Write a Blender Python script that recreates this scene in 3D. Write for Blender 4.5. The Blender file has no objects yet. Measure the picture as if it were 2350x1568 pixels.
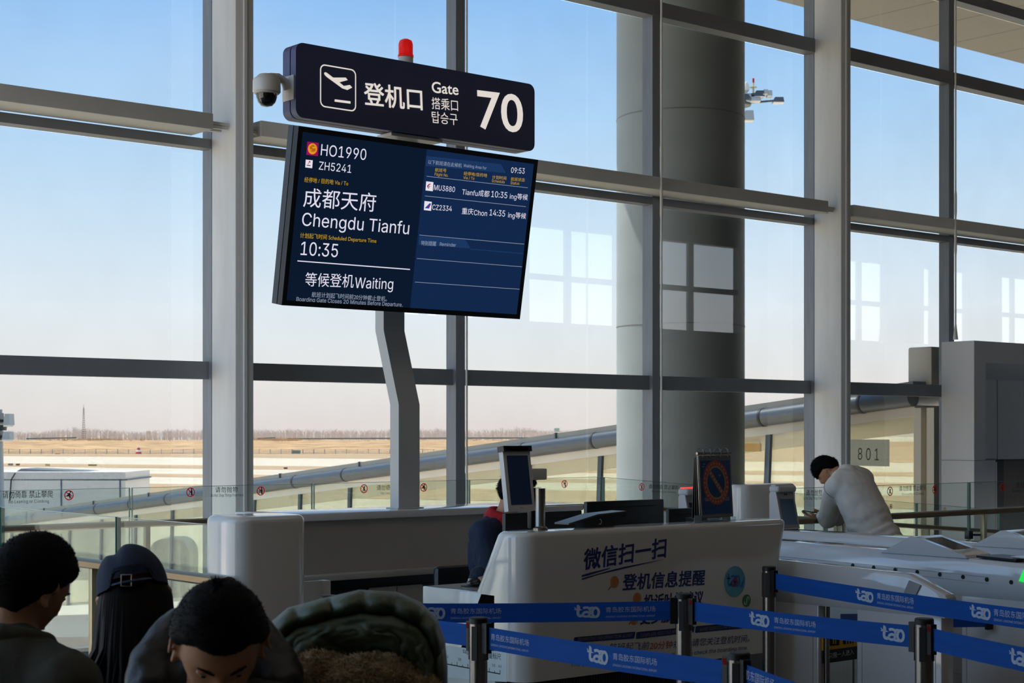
import bpy, bmesh, math, random
from mathutils import Vector, Matrix, noise, geometry
random.seed(7)
SC = bpy.context.scene
COL = SC.collection

# ------------------------------------------------------------------ camera
# World axes: x runs along the glass wall, y points out through it, z is up; the camera stands at the origin.
EYE = Vector((0.0, 0.0, 1.62))
FPX, CX, HY = 3770.0, 1175.0, 995.0            # focal length in px (2350 wide), centre column, horizon row
YAW = math.atan2(.6443, .7648)
FWD = Vector((math.sin(YAW), math.cos(YAW), 0)); RGT = Vector((math.cos(YAW), -math.sin(YAW), 0)); UP = Vector((0, 0, 1))
cam = bpy.data.objects.new('camera', bpy.data.cameras.new('camera'))
COL.objects.link(cam)
cam.location = EYE
cam.rotation_euler = (math.pi / 2, 0, -YAW)
cam.data.sensor_width = 36.0
cam.data.lens = 36.0 * FPX / 2350.0
cam.data.shift_y = (HY - 784.0) / 2350.0
cam.data.clip_start = .1
cam.data.clip_end = 6000
cam.data.dof.use_dof = True
cam.data.dof.focus_distance = 9.5
cam.data.dof.aperture_fstop = 11.0
SC.camera = cam

# ------------------------------------------------------------------ sky, sun, fill lights, exposure
def lin(c):
    c = c.lstrip('#'); v = [int(c[i:i + 2], 16) / 255 for i in (0, 2, 4)]
    return tuple(x / 12.92 if x <= .04045 else ((x + .055) / 1.055) ** 2.4 for x in v)
W = bpy.data.worlds.new('sky'); SC.world = W; W.use_nodes = True
nt = W.node_tree; nt.nodes.clear()
tc = nt.nodes.new('ShaderNodeTexCoord'); sp = nt.nodes.new('ShaderNodeSeparateXYZ')
nt.links.new(tc.outputs['Generated'], sp.inputs[0])
rp = nt.nodes.new('ShaderNodeValToRGB'); nt.links.new(sp.outputs['Z'], rp.inputs[0])
cr = rp.color_ramp
stops = [(0.0, '#eaddd8'), (.03, '#eee8e4'), (.075, '#e8eef4'), (.12, '#d5e7f7'), (.19, '#b3d6f7'), (.27, '#8ebff4'), (.5, '#93bdea'), (1.0, '#93b9e2')]
cr.elements[0].position = 0; cr.elements[0].color = lin(stops[0][1]) + (1,)
cr.elements[1].position = 1; cr.elements[1].color = lin(stops[-1][1]) + (1,)
for p, c in stops[1:-1]:
    e = cr.elements.new(p); e.color = lin(c) + (1,)
nz = nt.nodes.new('ShaderNodeTexNoise'); nz.inputs['Scale'].default_value = 2.5; nz.inputs['Detail'].default_value = 4
mp = nt.nodes.new('ShaderNodeMapping'); mp.inputs['Scale'].default_value = (1, 1, 5)
nt.links.new(tc.outputs['Generated'], mp.inputs[0]); nt.links.new(mp.outputs[0], nz.inputs[0])
mx = nt.nodes.new('ShaderNodeMix'); mx.data_type = 'RGBA'
mr = nt.nodes.new('ShaderNodeMapRange'); mr.inputs['From Min'].default_value = .5; mr.inputs['From Max'].default_value = .8
mr.inputs['To Max'].default_value = .18
nt.links.new(nz.outputs[0], mr.inputs[0]); nt.links.new(mr.outputs[0], mx.inputs[0])
nt.links.new(rp.outputs[0], mx.inputs[6]); mx.inputs[7].default_value = (.9, .9, .92, 1)
bgn = nt.nodes.new('ShaderNodeBackground'); bgn.inputs[1].default_value = 2.75
nt.links.new(mx.outputs[2], bgn.inputs[0])
wo = nt.nodes.new('ShaderNodeOutputWorld'); nt.links.new(bgn.outputs[0], wo.inputs[0])

sun = bpy.data.objects.new('sun', bpy.data.lights.new('sun', 'SUN')); COL.objects.link(sun)
sun.data.energy = 10.5; sun.data.angle = math.radians(.6); sun.data.color = (1, .9, .74)
sd = Vector((-.42 * .52, .9 * .52, .84)).normalized()       # towards the sun: outside the glass, high, over the jet bridge
sun.rotation_euler = sd.to_track_quat('Z', 'Y').to_euler()

def area(name, loc, sx, sy, power, col):
    l = bpy.data.objects.new(name, bpy.data.lights.new(name, 'AREA')); COL.objects.link(l)
    l.data.shape = 'RECTANGLE'; l.data.size = sx; l.data.size_y = sy; l.data.energy = power; l.data.color = col
    l.location = loc
    return l
for i, (x, y) in enumerate([(-9, 1), (-3, 1), (3, 1), (8, 3)]):   # unseen fill lights added for the desk front and other camera-facing sides
    area('ceiling_fill_light', (x, y, 9.3), 6, 2.0, 24, (1, .9, .78))

SC.view_settings.view_transform = 'Standard'
SC.view_settings.look = 'None'
SC.view_settings.exposure = 0.0
SC.view_settings.gamma = 1.0
SC.view_settings.use_curve_mapping = False
SC.cycles.transparent_max_bounces = 48
SC.cycles.max_bounces = 12
SC.cycles.caustics_reflective = False
SC.cycles.caustics_refractive = False

# ------------------------------------------------------------------ measuring helpers
def ray(px, py):
    return FWD + RGT * ((px - CX) / FPX) + UP * ((HY - py) / FPX)
def at(px, py, x=None, y=None, z=None, d=None):
    """point seen at photo pixel (px,py) lying on the plane x=, y=, z= or at depth d"""
    r = ray(px, py)
    if x is not None: t = (x - EYE.x) / r.x
    elif y is not None: t = (y - EYE.y) / r.y
    elif z is not None: t = (z - EYE.z) / r.z
    else: t = d
    return EYE + r * t
def on(P, N):
    """measuring function for a plane through P with normal N"""
    P = Vector(P); N = Vector(N)
    def f(px, py):
        r = ray(px, py); return EYE + r * ((P - EYE).dot(N) / r.dot(N))
    return f
def camfrm(X, Y, z):
    p = RGT * X + FWD * Y; return Vector((p.x, p.y, z))

# ------------------------------------------------------------------ materials
MATS = {}
def nodes_of(name):
    m = bpy.data.materials.new(name); m.use_nodes = True
    return m, m.node_tree, m.node_tree.nodes['Principled BSDF']
def mat(name, col, rough=.5, metal=0.0, vary=.06, scale=6.0, bump=0.0, bscale=60.0, coat=0.0, spec=.5, emit=None, stretch=None, subsurf=0):
    if name in MATS: return MATS[name]
    m, t, b = nodes_of(name)
    c = lin(col) if isinstance(col, str) else col
    g = t.nodes.new('ShaderNodeTexCoord'); src = g.outputs['Object']
    if stretch:
        q = t.nodes.new('ShaderNodeMapping'); q.inputs['Scale'].default_value = stretch
        t.links.new(src, q.inputs[0]); src = q.outputs[0]
    n = t.nodes.new('ShaderNodeTexNoise'); n.inputs['Scale'].default_value = scale; n.inputs['Detail'].default_value = 5
    t.links.new(src, n.inputs[0])
    r = t.nodes.new('ShaderNodeMapRange'); r.inputs['From Min'].default_value = .3; r.inputs['From Max'].default_value = .7
    r.inputs['To Min'].default_value = 1 - vary; r.inputs['To Max'].default_value = 1 + vary
    t.links.new(n.outputs[0], r.inputs[0])
    v = t.nodes.new('ShaderNodeVectorMath'); v.operation = 'SCALE'; v.inputs[0].default_value = c
    t.links.new(r.outputs[0], v.inputs['Scale']); t.links.new(v.outputs[0], b.inputs['Base Color'])
    b.inputs['Roughness'].default_value = rough; b.inputs['Metallic'].default_value = metal
    b.inputs['Coat Weight'].default_value = coat; b.inputs['Coat Roughness'].default_value = .08
    b.inputs['Specular IOR Level'].default_value = spec
    if subsurf: b.inputs['Subsurface Weight'].default_value = subsurf; b.inputs['Subsurface Radius'].default_value = (.02, .008, .004)
    if emit:
        b.inputs['Emission Color'].default_value = (lin(emit[0]) if isinstance(emit[0], str) else emit[0]) + (1,)
        b.inputs['Emission Strength'].default_value = emit[1]
    if bump:
        n2 = t.nodes.new('ShaderNodeTexNoise'); n2.inputs['Scale'].default_value = bscale; n2.inputs['Detail'].default_value = 4
        t.links.new(src, n2.inputs[0])
        bp = t.nodes.new('ShaderNodeBump'); bp.inputs['Strength'].default_value = bump; bp.inputs['Distance'].default_value = .02
        t.links.new(n2.outputs[0], bp.inputs['Height']); t.links.new(bp.outputs[0], b.inputs['Normal'])
    MATS[name] = m
    return m
def glass(name, tint, ior=1.5, rough=0.0, dirt=0.0, wav=0.0):
    """architectural glass: see-through with a mirror reflection that follows Fresnel, a little dust on it"""
    if name in MATS: return MATS[name]
    m, t, b = nodes_of(name); t.nodes.remove(b)
    out = t.nodes['Material Output']
    tr = t.nodes.new('ShaderNodeBsdfTransparent'); tr.inputs[0].default_value = tint + (1,)
    gl = t.nodes.new('ShaderNodeBsdfGlossy'); gl.inputs['Roughness'].default_value = rough
    lw = t.nodes.new('ShaderNodeLayerWeight'); lw.inputs['Blend'].default_value = .5      # Schlick's curve, the same from both faces
    pw = t.nodes.new('ShaderNodeMath'); pw.operation = 'POWER'; pw.inputs[1].default_value = 5; t.links.new(lw.outputs['Facing'], pw.inputs[0])
    r0 = ((ior - 1) / (ior + 1)) ** 2
    fr = t.nodes.new('ShaderNodeMath'); fr.operation = 'MULTIPLY_ADD'; fr.inputs[1].default_value = 1 - r0; fr.inputs[2].default_value = r0; t.links.new(pw.outputs[0], fr.inputs[0])
    if wav:
        g = t.nodes.new('ShaderNodeTexCoord'); n = t.nodes.new('ShaderNodeTexNoise'); n.inputs['Scale'].default_value = .9
        t.links.new(g.outputs['Object'], n.inputs[0])
        bp = t.nodes.new('ShaderNodeBump'); bp.inputs['Strength'].default_value = wav; bp.inputs['Distance'].default_value = .1
        t.links.new(n.outputs[0], bp.inputs['Height']); t.links.new(bp.outputs[0], gl.inputs['Normal'])
    ms = t.nodes.new('ShaderNodeMixShader')
    t.links.new(fr.outputs[0], ms.inputs[0]); t.links.new(tr.outputs[0], ms.inputs[1]); t.links.new(gl.outputs[0], ms.inputs[2])
    last = ms
    if dirt:
        df = t.nodes.new('ShaderNodeBsdfDiffuse'); df.inputs[0].default_value = (.75, .74, .7, 1)
        g = t.nodes.new('ShaderNodeTexCoord'); n = t.nodes.new('ShaderNodeTexNoise'); n.inputs['Scale'].default_value = 1.3; n.inputs['Detail'].default_value = 8
        t.links.new(g.outputs['Object'], n.inputs[0])
        r = t.nodes.new('ShaderNodeMapRange'); r.inputs['From Min'].default_value = .35; r.inputs['From Max'].default_value = .75; r.inputs['To Max'].default_value = dirt
        t.links.new(n.outputs[0], r.inputs[0])
        m2 = t.nodes.new('ShaderNodeMixShader'); t.links.new(r.outputs[0], m2.inputs[0])
        t.links.new(ms.outputs[0], m2.inputs[1]); t.links.new(df.outputs[0], m2.inputs[2]); last = m2
    t.links.new(last.outputs[0], out.inputs['Surface'])
    MATS[name] = m
    return m
def thin(m, amount):
    """let light through a thin sheet (woven belt, sticker film) as well as off it"""
    t = m.node_tree; b = t.nodes['Principled BSDF']; out = t.nodes['Material Output']
    tl = t.nodes.new('ShaderNodeBsdfTranslucent'); ms = t.nodes.new('ShaderNodeMixShader'); ms.inputs[0].default_value = amount
    l = b.inputs['Base Color'].links
    if l: t.links.new(l[0].from_socket, tl.inputs[0])
    t.links.new(b.outputs[0], ms.inputs[1]); t.links.new(tl.outputs[0], ms.inputs[2]); t.links.new(ms.outputs[0], out.inputs['Surface'])
    return m
def glow(name, col, strength):
    return mat(name, (.01, .01, .01), .4, emit=(col, strength), vary=0)

M_pane = glass('sun_control_glass', (.63, .645, .65), ior=1.75, dirt=.03)
M_clear = glass('clear_side_glass', (.96, .97, .97), ior=1.5)
M_green = glass('green_tinted_safety_glass', (.935, .972, .962), ior=1.5, dirt=.02)
M_bridge = glass('jet_bridge_glass', (.965, .965, .91), ior=1.65, wav=.12, dirt=.04)
M_alu = mat('brushed_grey_aluminium', '#8b9097', .45, .25, .10, 3, stretch=(8, 8, .6))
M_aludark = mat('grey_painted_transom', '#82868b', .5, .1, .05, 4)
M_shelf = mat('light_grey_painted_steel', '#dcdbd4', .5, 0, .04, 3)
M_column = mat('pale_grey_steel_column', '#e3e4e2', .42, 0, .06, 2.0, stretch=(3, 3, .5))
M_floor = mat('polished_stone_floor', '#6f6a63', .25, 0, .08, 2)
M_wallin = mat('warm_grey_wall_panel', '#6e675f', .6, 0, .04, 2)
M_ceil = mat('ceiling_panel', '#857f77', .7, 0, .04, 2)
M_white = mat('white_acrylic', '#dddbd6', .11, 0, .015, 3, coat=.5)
M_whitem = mat('white_powder_coat', '#cfcfcf', .38, 0, .02, 3)
M_greyp = mat('warm_grey_laminate', '#aca59b', .45, 0, .03, 3)
M_black = mat('black_plastic', '#17181a', .4, 0, .1, 12)
M_rubber = mat('black_rubber', '#0c0c0d', .55, 0, .1, 12)
M_steel = mat('brushed_stainless_steel', '#8f8a84', .25, .95, .08, 4, stretch=(12, 12, 1))
M_rail = mat('bronze_anodised_rail', '#8f7a5c', .3, .55, .08, 5)
M_bronzepost = mat('champagne_metal_post', '#b3a582', .35, .6, .06, 5)
M_screenoff = mat('dark_glass_screen', '#08090c', .1, 0, .02, 5, spec=.12)
M_ink = mat('black_ink', '#121212', .6)
M_red = thin(mat('red_ink', '#e01e28', .5), .8)

# ------------------------------------------------------------------ mesh helpers
class MB:
    def __init__(s): s.v = []; s.f = []; s.m = []; s.cur = 0
    def add(s, vs, fs, M=None):
        o = len(s.v)
        s.v += [tuple(M @ Vector(v)) if M else tuple(v) for v in vs]
        s.f += [tuple(i + o for i in f) for f in fs]; s.m += [s.cur] * len(fs)
        return s
    def box(s, x0, x1, y0, y1, z0, z1, M=None, bev=0.0, seg=2):
        if bev > 0:
            b = bmesh.new(); bmesh.ops.create_cube(b, size=1)
            for v in b.verts: v.co = Vector(((x0 + x1) / 2 + v.co.x * (x1 - x0), (y0 + y1) / 2 + v.co.y * (y1 - y0), (z0 + z1) / 2 + v.co.z * (z1 - z0)))
            bmesh.ops.bevel(b, geom=b.edges[:], offset=bev, segments=seg, affect='EDGES', profile=.5)
            return s.addbm(b, M)
        vs = [(x, y, z) for x in (x0, x1) for y in (y0, y1) for z in (z0, z1)]
        return s.add(vs, [(0, 1, 3, 2), (4, 6, 7, 5), (0, 4, 5, 1), (2, 3, 7, 6), (0, 2, 6, 4), (1, 5, 7, 3)], M)
    def addbm(s, b, M=None):
        b.verts.ensure_lookup_table(); b.verts.index_update()
        s.add([v.co.copy() for v in b.verts], [[v.index for v in f.verts] for f in b.faces], M); b.free(); return s
    def tube(s, pts, r, seg=12, caps=True, M=None, flat=1.0):
        pts = [Vector(p) for p in pts]; n = len(pts)
        rs = list(r) if hasattr(r, '__len__') else [r] * n
        tan = [(pts[min(i + 1, n - 1)] - pts[max(i - 1, 0)]).normalized() for i in range(n)]
        a = Vector((0, 0, 1)) if abs(tan[0].z) < .9 else Vector((1, 0, 0))
        u = tan[0].cross(a).normalized(); vs = []; fs = []
        for i in range(n):
            u = (u - tan[i] * u.dot(tan[i])).normalized(); w = tan[i].cross(u)
            for k in range(seg):
                q = 2 * math.pi * k / seg
                vs.append(pts[i] + (u * math.cos(q) + w * math.sin(q) * flat) * rs[i])
        for i in range(n - 1):
            for k in range(seg):
                k2 = (k + 1) % seg
                fs.append((i * seg + k, i * seg + k2, (i + 1) * seg + k2, (i + 1) * seg + k))
        if caps: fs += [tuple(reversed(range(seg))), tuple((n - 1) * seg + k for k in range(seg))]
        return s.add(vs, fs, M)
    def cyl(s, p0, p1, r0, r1=None, seg=20, M=None):
        return s.tube([p0, p1], [r0, r0 if r1 is None else r1], seg, True, M)
    def lathe(s, prof, c=(0, 0, 0), seg=28, M=None):
        c = Vector(c); vs = []; fs = []; n = len(prof)
        for r, z in prof:
            for k in range(seg):
                q = 2 * math.pi * k / seg; vs.append(c + Vector((r * math.cos(q), r * math.sin(q), z)))
        for i in range(n - 1):
            for k in range(seg):
                k2 = (k + 1) % seg; fs.append((i * seg + k, i * seg + k2, (i + 1) * seg + k2, (i + 1) * seg + k))
        fs += [tuple(reversed(range(seg))), tuple((n - 1) * seg + k for k in range(seg))]
        return s.add(vs, fs, M)
    def ell(s, c, r, R=None, seg=20, rings=12, M=None):
        c = Vector(c); r = (r, r, r) if not hasattr(r, '__len__') else r
        vs = []; fs = []
        for i in range(1, rings):
            a = math.pi * i / rings
            for k in range(seg):
                q = 2 * math.pi * k / seg
                p = Vector((math.sin(a) * math.cos(q) * r[0], math.sin(a) * math.sin(q) * r[1], math.cos(a) * r[2]))
                vs.append(c + (R @ p if R else p))
        t = Vector((0, 0, r[2])); top = len(vs); vs += [c + (R @ t if R else t), c - (R @ t if R else t)]
        for i in range(rings - 2):
            for k in range(seg):
                k2 = (k + 1) % seg; fs.append((i * seg + k, (i + 1) * seg + k, (i + 1) * seg + k2, i * seg + k2))
        for k in range(seg):
            k2 = (k + 1) % seg
            fs.append((top, k, k2)); fs.append((top + 1, (rings - 2) * seg + k2, (rings - 2) * seg + k))
        return s.add(vs, fs, M)
    def prism(s, poly, ext, M=None):
        """polygon of 3-D points extruded by vector ext"""
        poly = [Vector(p) for p in poly]; e = Vector(ext); n = len(poly)
        vs = poly + [p + e for p in poly]
        fs = [tuple(range(n)), tuple(reversed(range(n, 2 * n)))] + [(i, i + n, (i + 1) % n + n, (i + 1) % n) for i in range(n)]
        return s.add(vs, fs, M)
    def flat(s, poly):
        return s.add(poly, [tuple(range(len(poly)))])
    def loft(s, rings, caps=True, M=None):
        n = len(rings[0]); vs = [p for r in rings for p in r]; fs = []
        for i in range(len(rings) - 1):
            for k in range(n):
                k2 = (k + 1) % n; fs.append((i * n + k, i * n + k2, (i + 1) * n + k2, (i + 1) * n + k))
        if caps: fs += [tuple(reversed(range(n))), tuple((len(rings) - 1) * n + k for k in range(n))]
        return s.add(vs, fs, M)
    def limb(s, pts, rs, seg=14):
        """chain of tapered links with round joints"""
        for i, p in enumerate(pts): s.ell(p, rs[i], seg=seg, rings=10)
        for i in range(len(pts) - 1): s.tube([pts[i], pts[i + 1]], [rs[i], rs[i + 1]], seg)
        return s
    def mesh(s, name):
        me = bpy.data.meshes.new(name)
        me.from_pydata([tuple(v) for v in s.v], [], s.f)
        if len(set(s.m)) > 1: me.polygons.foreach_set('material_index', s.m)
        return me
    def build(s, name, mats, parent=None, smooth=38, fix=True):
        me = s.mesh(name)
        if fix:
            b = bmesh.new(); b.from_mesh(me); bmesh.ops.recalc_face_normals(b, faces=b.faces[:]); b.to_mesh(me); b.free()
        return link(name, me, mats, parent, smooth)
ROOTM = {}
def link(name, me, mats, parent=None, smooth=38):
    for m in (mats if isinstance(mats, (list, tuple)) else [mats]): me.materials.append(m)
    if parent is not None: me.transform(ROOTM.get(parent.name, Matrix()).inverted())
    if smooth:
        me.shade_smooth(); me.set_sharp_from_angle(angle=math.radians(smooth))
    o = bpy.data.objects.new(name, me); COL.objects.link(o)
    if parent is not None:
        o.parent = parent
        if parent.name in ROOTM: ROOTM[o.name] = ROOTM[parent.name]
    return o
def thing(name, label, cat, loc=(0, 0, 0), group=None, rz=0):
    o = bpy.data.objects.new(name, None); COL.objects.link(o); o.empty_display_size = .1
    o.location = loc; o.rotation_euler = (0, 0, rz); o['label'] = label; o['category'] = cat
    if group: o['group'] = group
    ROOTM[o.name] = Matrix.Translation(Vector(loc)) @ Matrix.Rotation(rz, 4, 'Z')
    return o
def tag(o, label, cat, group=None, kind=None):
    o['label'] = label; o['category'] = cat
    if group: o['group'] = group
    if kind: o['kind'] = kind
    return o
def struct(name, mb, m, smooth=38):
    o = mb.build(name, m, smooth=smooth); o['kind'] = 'structure'; return o
def copy_tree(o, parent=None):
    c = o.copy(); COL.objects.link(c)
    if parent is not None: c.parent = parent
    for ch in list(o.children): copy_tree(ch, c)
    return c
_T = {}
import os
try:        # the sans serif face that ships with Blender; the built-in face is used when it is absent
    FONT = bpy.data.fonts.load(os.path.join(bpy.utils.system_resource('DATAFILES'), 'fonts', 'Inter.woff2'))
except Exception:
    FONT = None
def glyphs(s, bold=0.0, spacing=1.0):
    k = (s, bold, spacing)
    if k not in _T:
        c = bpy.data.curves.new('t', 'FONT'); c.body = s; c.offset = bold; c.resolution_u = 5; c.space_character = spacing
        sans = FONT and not bold and not any(ord(q) > 0x2e80 for q in s)
        if sans: c.font = FONT; c.fill_mode = 'NONE'
        o = bpy.data.objects.new('t', c); m = o.to_mesh()
        V = [tuple(v.co) for v in m.vertices]
        if sans:
            E = [tuple(e.vertices) for e in m.edges]; nx = {}
            for p, q in E: nx.setdefault(p, []).append(q); nx.setdefault(q, []).append(p)
            loops = []; seen = set()
            for st in range(len(V)):
                if st in seen or st not in nx: continue
                lp = [st]; seen.add(st); cur = st
                while True:
                    n_ = [q for q in nx[cur] if q not in seen]
                    if not n_: break
                    cur = min(n_, key=lambda q: abs(q - cur)); seen.add(cur); lp.append(cur)
                loops.append([V[i] for i in lp])
            co, _e, fc, *_r = geometry.delaunay_2d_cdt([Vector(v[:2]) for v in V], E, [], 0, 1e-6)
            L2 = [([(p[0], p[1]) for p in lp], min(p[0] for p in lp), max(p[0] for p in lp)) for lp in loops]
            F = []
            for f in fc:
                x = sum(co[i].x for i in f) / len(f); y = sum(co[i].y for i in f) / len(f); w = 0
                for lp, x0, x1 in L2:
                    if x < x0 or x > x1: continue
                    for i in range(len(lp)):
                        (ax, ay), (bx, by) = lp[i - 1], lp[i]
                        if (ay > y) != (by > y) and (bx - ax) * (y - ay) / (by - ay) + ax > x: w += 1 if by > ay else -1
                if w: F.append(tuple(f))
            _T[k] = ([(v.x, v.y, 0) for v in co], F)
        else:
            _T[k] = (V, [tuple(p.vertices) for p in m.polygons])
        o.to_mesh_clear(); bpy.data.objects.remove(o); bpy.data.curves.remove(c)
    return _T[k]
def write(mb, s, P0, P1, h, N, bold=0.0, shear=0.0, spacing=1.0, lift=.0012, upv=None, split=False, fat=0.0):
    """letters between P0 and P1 (ends of the base line), h tall, lying on a surface with normal N"""
    seg = []                                        # Chinese and Latin letters of one line are set one after the other
    for ch in s:
        q = ord(ch) > 0x2e80
        if seg and seg[-1][0] == q: seg[-1][1] += ch
        else: seg.append([q, ch])
    if split and len(seg) > 1:
        ex = [(max(v[0] for v in g) - min(v[0] for v in g)) * (.74 if q else 1) for q, g in [(q, glyphs(t, bold)[0]) for q, t in seg]]
        tot = sum(ex) + .08 * (len(seg) - 1); P0 = Vector(P0); P1 = Vector(P1); x = 0
        for (q, t), e in zip(seg, ex):
            A = P0.lerp(P1, x / tot); B = P0.lerp(P1, (x + e) / tot); x += e + .08
            write(mb, t, A, B, h if q else h * .80, N, bold, shear, spacing, lift)
        return mb
    vs, fs = glyphs(s, bold, spacing)
    P0 = Vector(P0); P1 = Vector(P1); N = Vector(N).normalized(); R = P1 - P0; wd = R.length; R = R / wd
    U = N.cross(R).normalized() if upv is None else Vector(upv)
    x0 = min(v[0] for v in vs); x1 = max(v[0] for v in vs); y1 = max(v[1] for v in vs)
    cjk = any(ord(ch) > 0x2e80 for ch in s); y0 = min(v[1] for v in vs) if cjk else 0.0
    if cjk and any(ch in 'gpqy' for ch in s): y0 = -.09
    sx = wd / (x1 - x0); sy = h / (y1 - y0)
    if fat:                                         # heavier strokes: the letters are laid over themselves a little displaced
        for q, (a, b) in enumerate(((1, 1), (-1, 1), (1, -1), (-1, -1), (0, 1), (0, -1), (1, 0), (-1, 0))): write(mb, s, P0 + R * a * fat * h + U * b * fat * h, P1 + R * a * fat * h + U * b * fat * h, h, N, bold, shear, spacing, lift - .00012 * (q + 1))
    mb.add([P0 + R * ((v[0] - x0) * sx + shear * (v[1] - y0) * sy) + U * ((v[1] - y0) * sy) + N * lift for v in vs], fs)
    return mb
def pwrite(mb, s, pl, a, b, hpx, N, **k):
    P0 = pl(*a); P1 = pl(*b)
    return write(mb, s, P0, P1, (pl(a[0], a[1] - hpx) - P0).length, N, **k)
def line(parent, matl, s, pl, a, b, hpx, N, name='lettering', **k):
    return pwrite(MB(), s, pl, a, b, hpx, N, **k).build(name, matl, parent, smooth=0, fix=False)
def pquad(mb, pl, pts, N, lift=.001):
    N = Vector(N).normalized()
    return mb.flat([pl(*p) + N * lift for p in pts])
def ring(mb, c, R, U, r0, r1, seg=40, a0=0.0, a1=2 * math.pi, N=None, lift=0.0, sx=1.0, sy=1.0):
    c = Vector(c) + (Vector(N) * lift if N is not None else Vector()); full = abs(a1 - a0 - 2 * math.pi) < 1e-6
    vs = []; fs = []
    for i in range(seg + (0 if full else 1)):
        q = a0 + (a1 - a0) * i / seg; d = R * math.cos(q) * sx + U * math.sin(q) * sy
        vs += [c + d * r0, c + d * r1]
    n = len(vs) // 2
    for i in range(seg):
        j = (i + 1) % n; fs.append((2 * i, 2 * i + 1, 2 * j + 1, 2 * j))
    return mb.add(vs, fs)
def disc(mb, c, R, U, r, seg=32, N=None, lift=0.0):
    c = Vector(c) + (Vector(N) * lift if N is not None else Vector())
    return mb.flat([c + (R * math.cos(2 * math.pi * i / seg) + U * math.sin(2 * math.pi * i / seg)) * r for i in range(seg)])
def stroke(mb, pts, wd, N, lift=0.0):
    """flat ribbon along points on a plane"""
    pts = [Vector(p) for p in pts]; N = Vector(N).normalized(); vs = []; fs = []; n = len(pts)
    ws = list(wd) if hasattr(wd, '__len__') else [wd] * n
    for i in range(n):
        t = (pts[min(i + 1, n - 1)] - pts[max(i - 1, 0)]).normalized(); s = N.cross(t).normalized() * ws[i] / 2
        vs += [pts[i] + s + N * lift, pts[i] - s + N * lift]
    for i in range(n - 1): fs.append((2 * i, 2 * i + 1, 2 * i + 3, 2 * i + 2))
    return mb.add(vs, fs)
# ================================================================== the building
YG = 14.19                                   # glass plane
CEILZ, EDGE = 9.6, 20.0
X0, X1, YB = -3.2, 62.0, -8.0
struct('floor', MB().box(X0, X1, YB, 8.3, -.4, 0), M_floor)
struct('floor_ledge', MB().box(X0, 9.15, 8.3, 10.25, -.4, 0), M_floor)
m = MB(); zr = lambda x: -.0775 * max(0, x - 10.74)
m.prism([(9.15, 8.3, 0), (10.74, 8.3, 0), (20, 8.3, zr(20)), (20, 8.3, zr(20) - .35), (10.74, 8.3, -.35), (9.15, 8.3, -.35)], (0, 3.2, 0))
struct('floor_ramp', m, M_floor)
struct('ceiling', MB().box(X0, X1, YB, YG + .2, CEILZ, CEILZ + .4), M_ceil)
# soffit of the roof overhang outside, with panel seams
m, t, b = nodes_of('soffit_panels'); g = t.nodes.new('ShaderNodeTexCoord'); s_ = t.nodes.new('ShaderNodeSeparateXYZ'); t.links.new(g.outputs['Object'], s_.inputs[0])
def seam(sock, step, w):
    a = t.nodes.new('ShaderNodeMath'); a.operation = 'DIVIDE'; a.inputs[1].default_value = step; t.links.new(sock, a.inputs[0])
    f = t.nodes.new('ShaderNodeMath'); f.operation = 'FRACT'; t.links.new(a.outputs[0], f.inputs[0])
    l = t.nodes.new('ShaderNodeMath'); l.operation = 'LESS_THAN'; l.inputs[1].default_value = w; t.links.new(f.outputs[0], l.inputs[0]); return l.outputs[0]
mxx = t.nodes.new('ShaderNodeMath'); mxx.operation = 'MAXIMUM'; t.links.new(seam(s_.outputs['X'], 1.5, .025), mxx.inputs[0]); t.links.new(seam(s_.outputs['Y'], 3.0, .012), mxx.inputs[1])
mc = t.nodes.new('ShaderNodeMix'); mc.data_type = 'RGBA'; t.links.new(mxx.outputs[0], mc.inputs[0]); mc.inputs[6].default_value = lin('#9a948a') + (1,); mc.inputs[7].default_value = lin('#5c5a57') + (1,)
t.links.new(mc.outputs[2], b.inputs['Base Color']); b.inputs['Roughness'].default_value = .6
struct('ceiling_overhang', MB().box(X0, X1, YG + .2, EDGE, CEILZ, CEILZ + .4), m)
# opposite wall of the hall with clerestory windows (open to the sky behind it), end walls
m = MB()
wins = [(31.3, 34.9), (36.4, 40.4), (45.6, 48.2), (50.4, 53.2), (55.4, 57.4)] + [(26.0 - 5.2 * k, 29.4 - 5.2 * k) for k in range(1)]
wins.sort(); zlo, zhi = 4.9, 7.7
m.box(X0, X1, YB - .3, YB, -.4, zlo); m.box(X0, X1, YB - .3, YB, zhi, CEILZ + .4)
xs = X0
for a, b in wins: m.box(xs, a, YB - .3, YB, zlo, zhi); xs = b
m.box(xs, X1, YB - .3, YB, zlo, zhi)
struct('wall_back', m, M_wallin)
for i, (a, b) in enumerate(wins):
    m = MB(); c = a + (b - a) * .45
    m.box(a, b, YB - .2, YB - .1, 6.15, 6.32); m.box(c - .12, c + .12, YB - .2, YB - .1, 6.3, zhi); m.box(c - .12, c + .12, YB - .2, YB - .1, zlo, 6.2)
    struct('trim_%d' % (40 + i), m, M_aludark)
YL = 5.0                                     # solid up to YL, then glazed: unseen side wall shaped to light left-hand faces
m = MB().box(X0 - .3, X0, YL, YG + .2, -.4, .2).box(X0 - .3, X0, YL, YG + .2, 9.3, CEILZ + .4).box(X0 - .3, X0, YB - .3, YL, -.4, CEILZ + .4)
for y in [YL + 2.3 * i for i in range(5)]: m.box(X0 - .3, X0, y - .06, y + .06, .2, 9.3)
struct('wall_left', m, M_column)
struct('window_400', MB().box(X0 - .16, X0 - .14, YL, YG + .2, .2, 9.3), M_clear, smooth=0)
struct('wall_right', MB().box(X1, X1 + .3, YB - .3, YG + .2, -6, CEILZ + .4), M_wallin)

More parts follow.
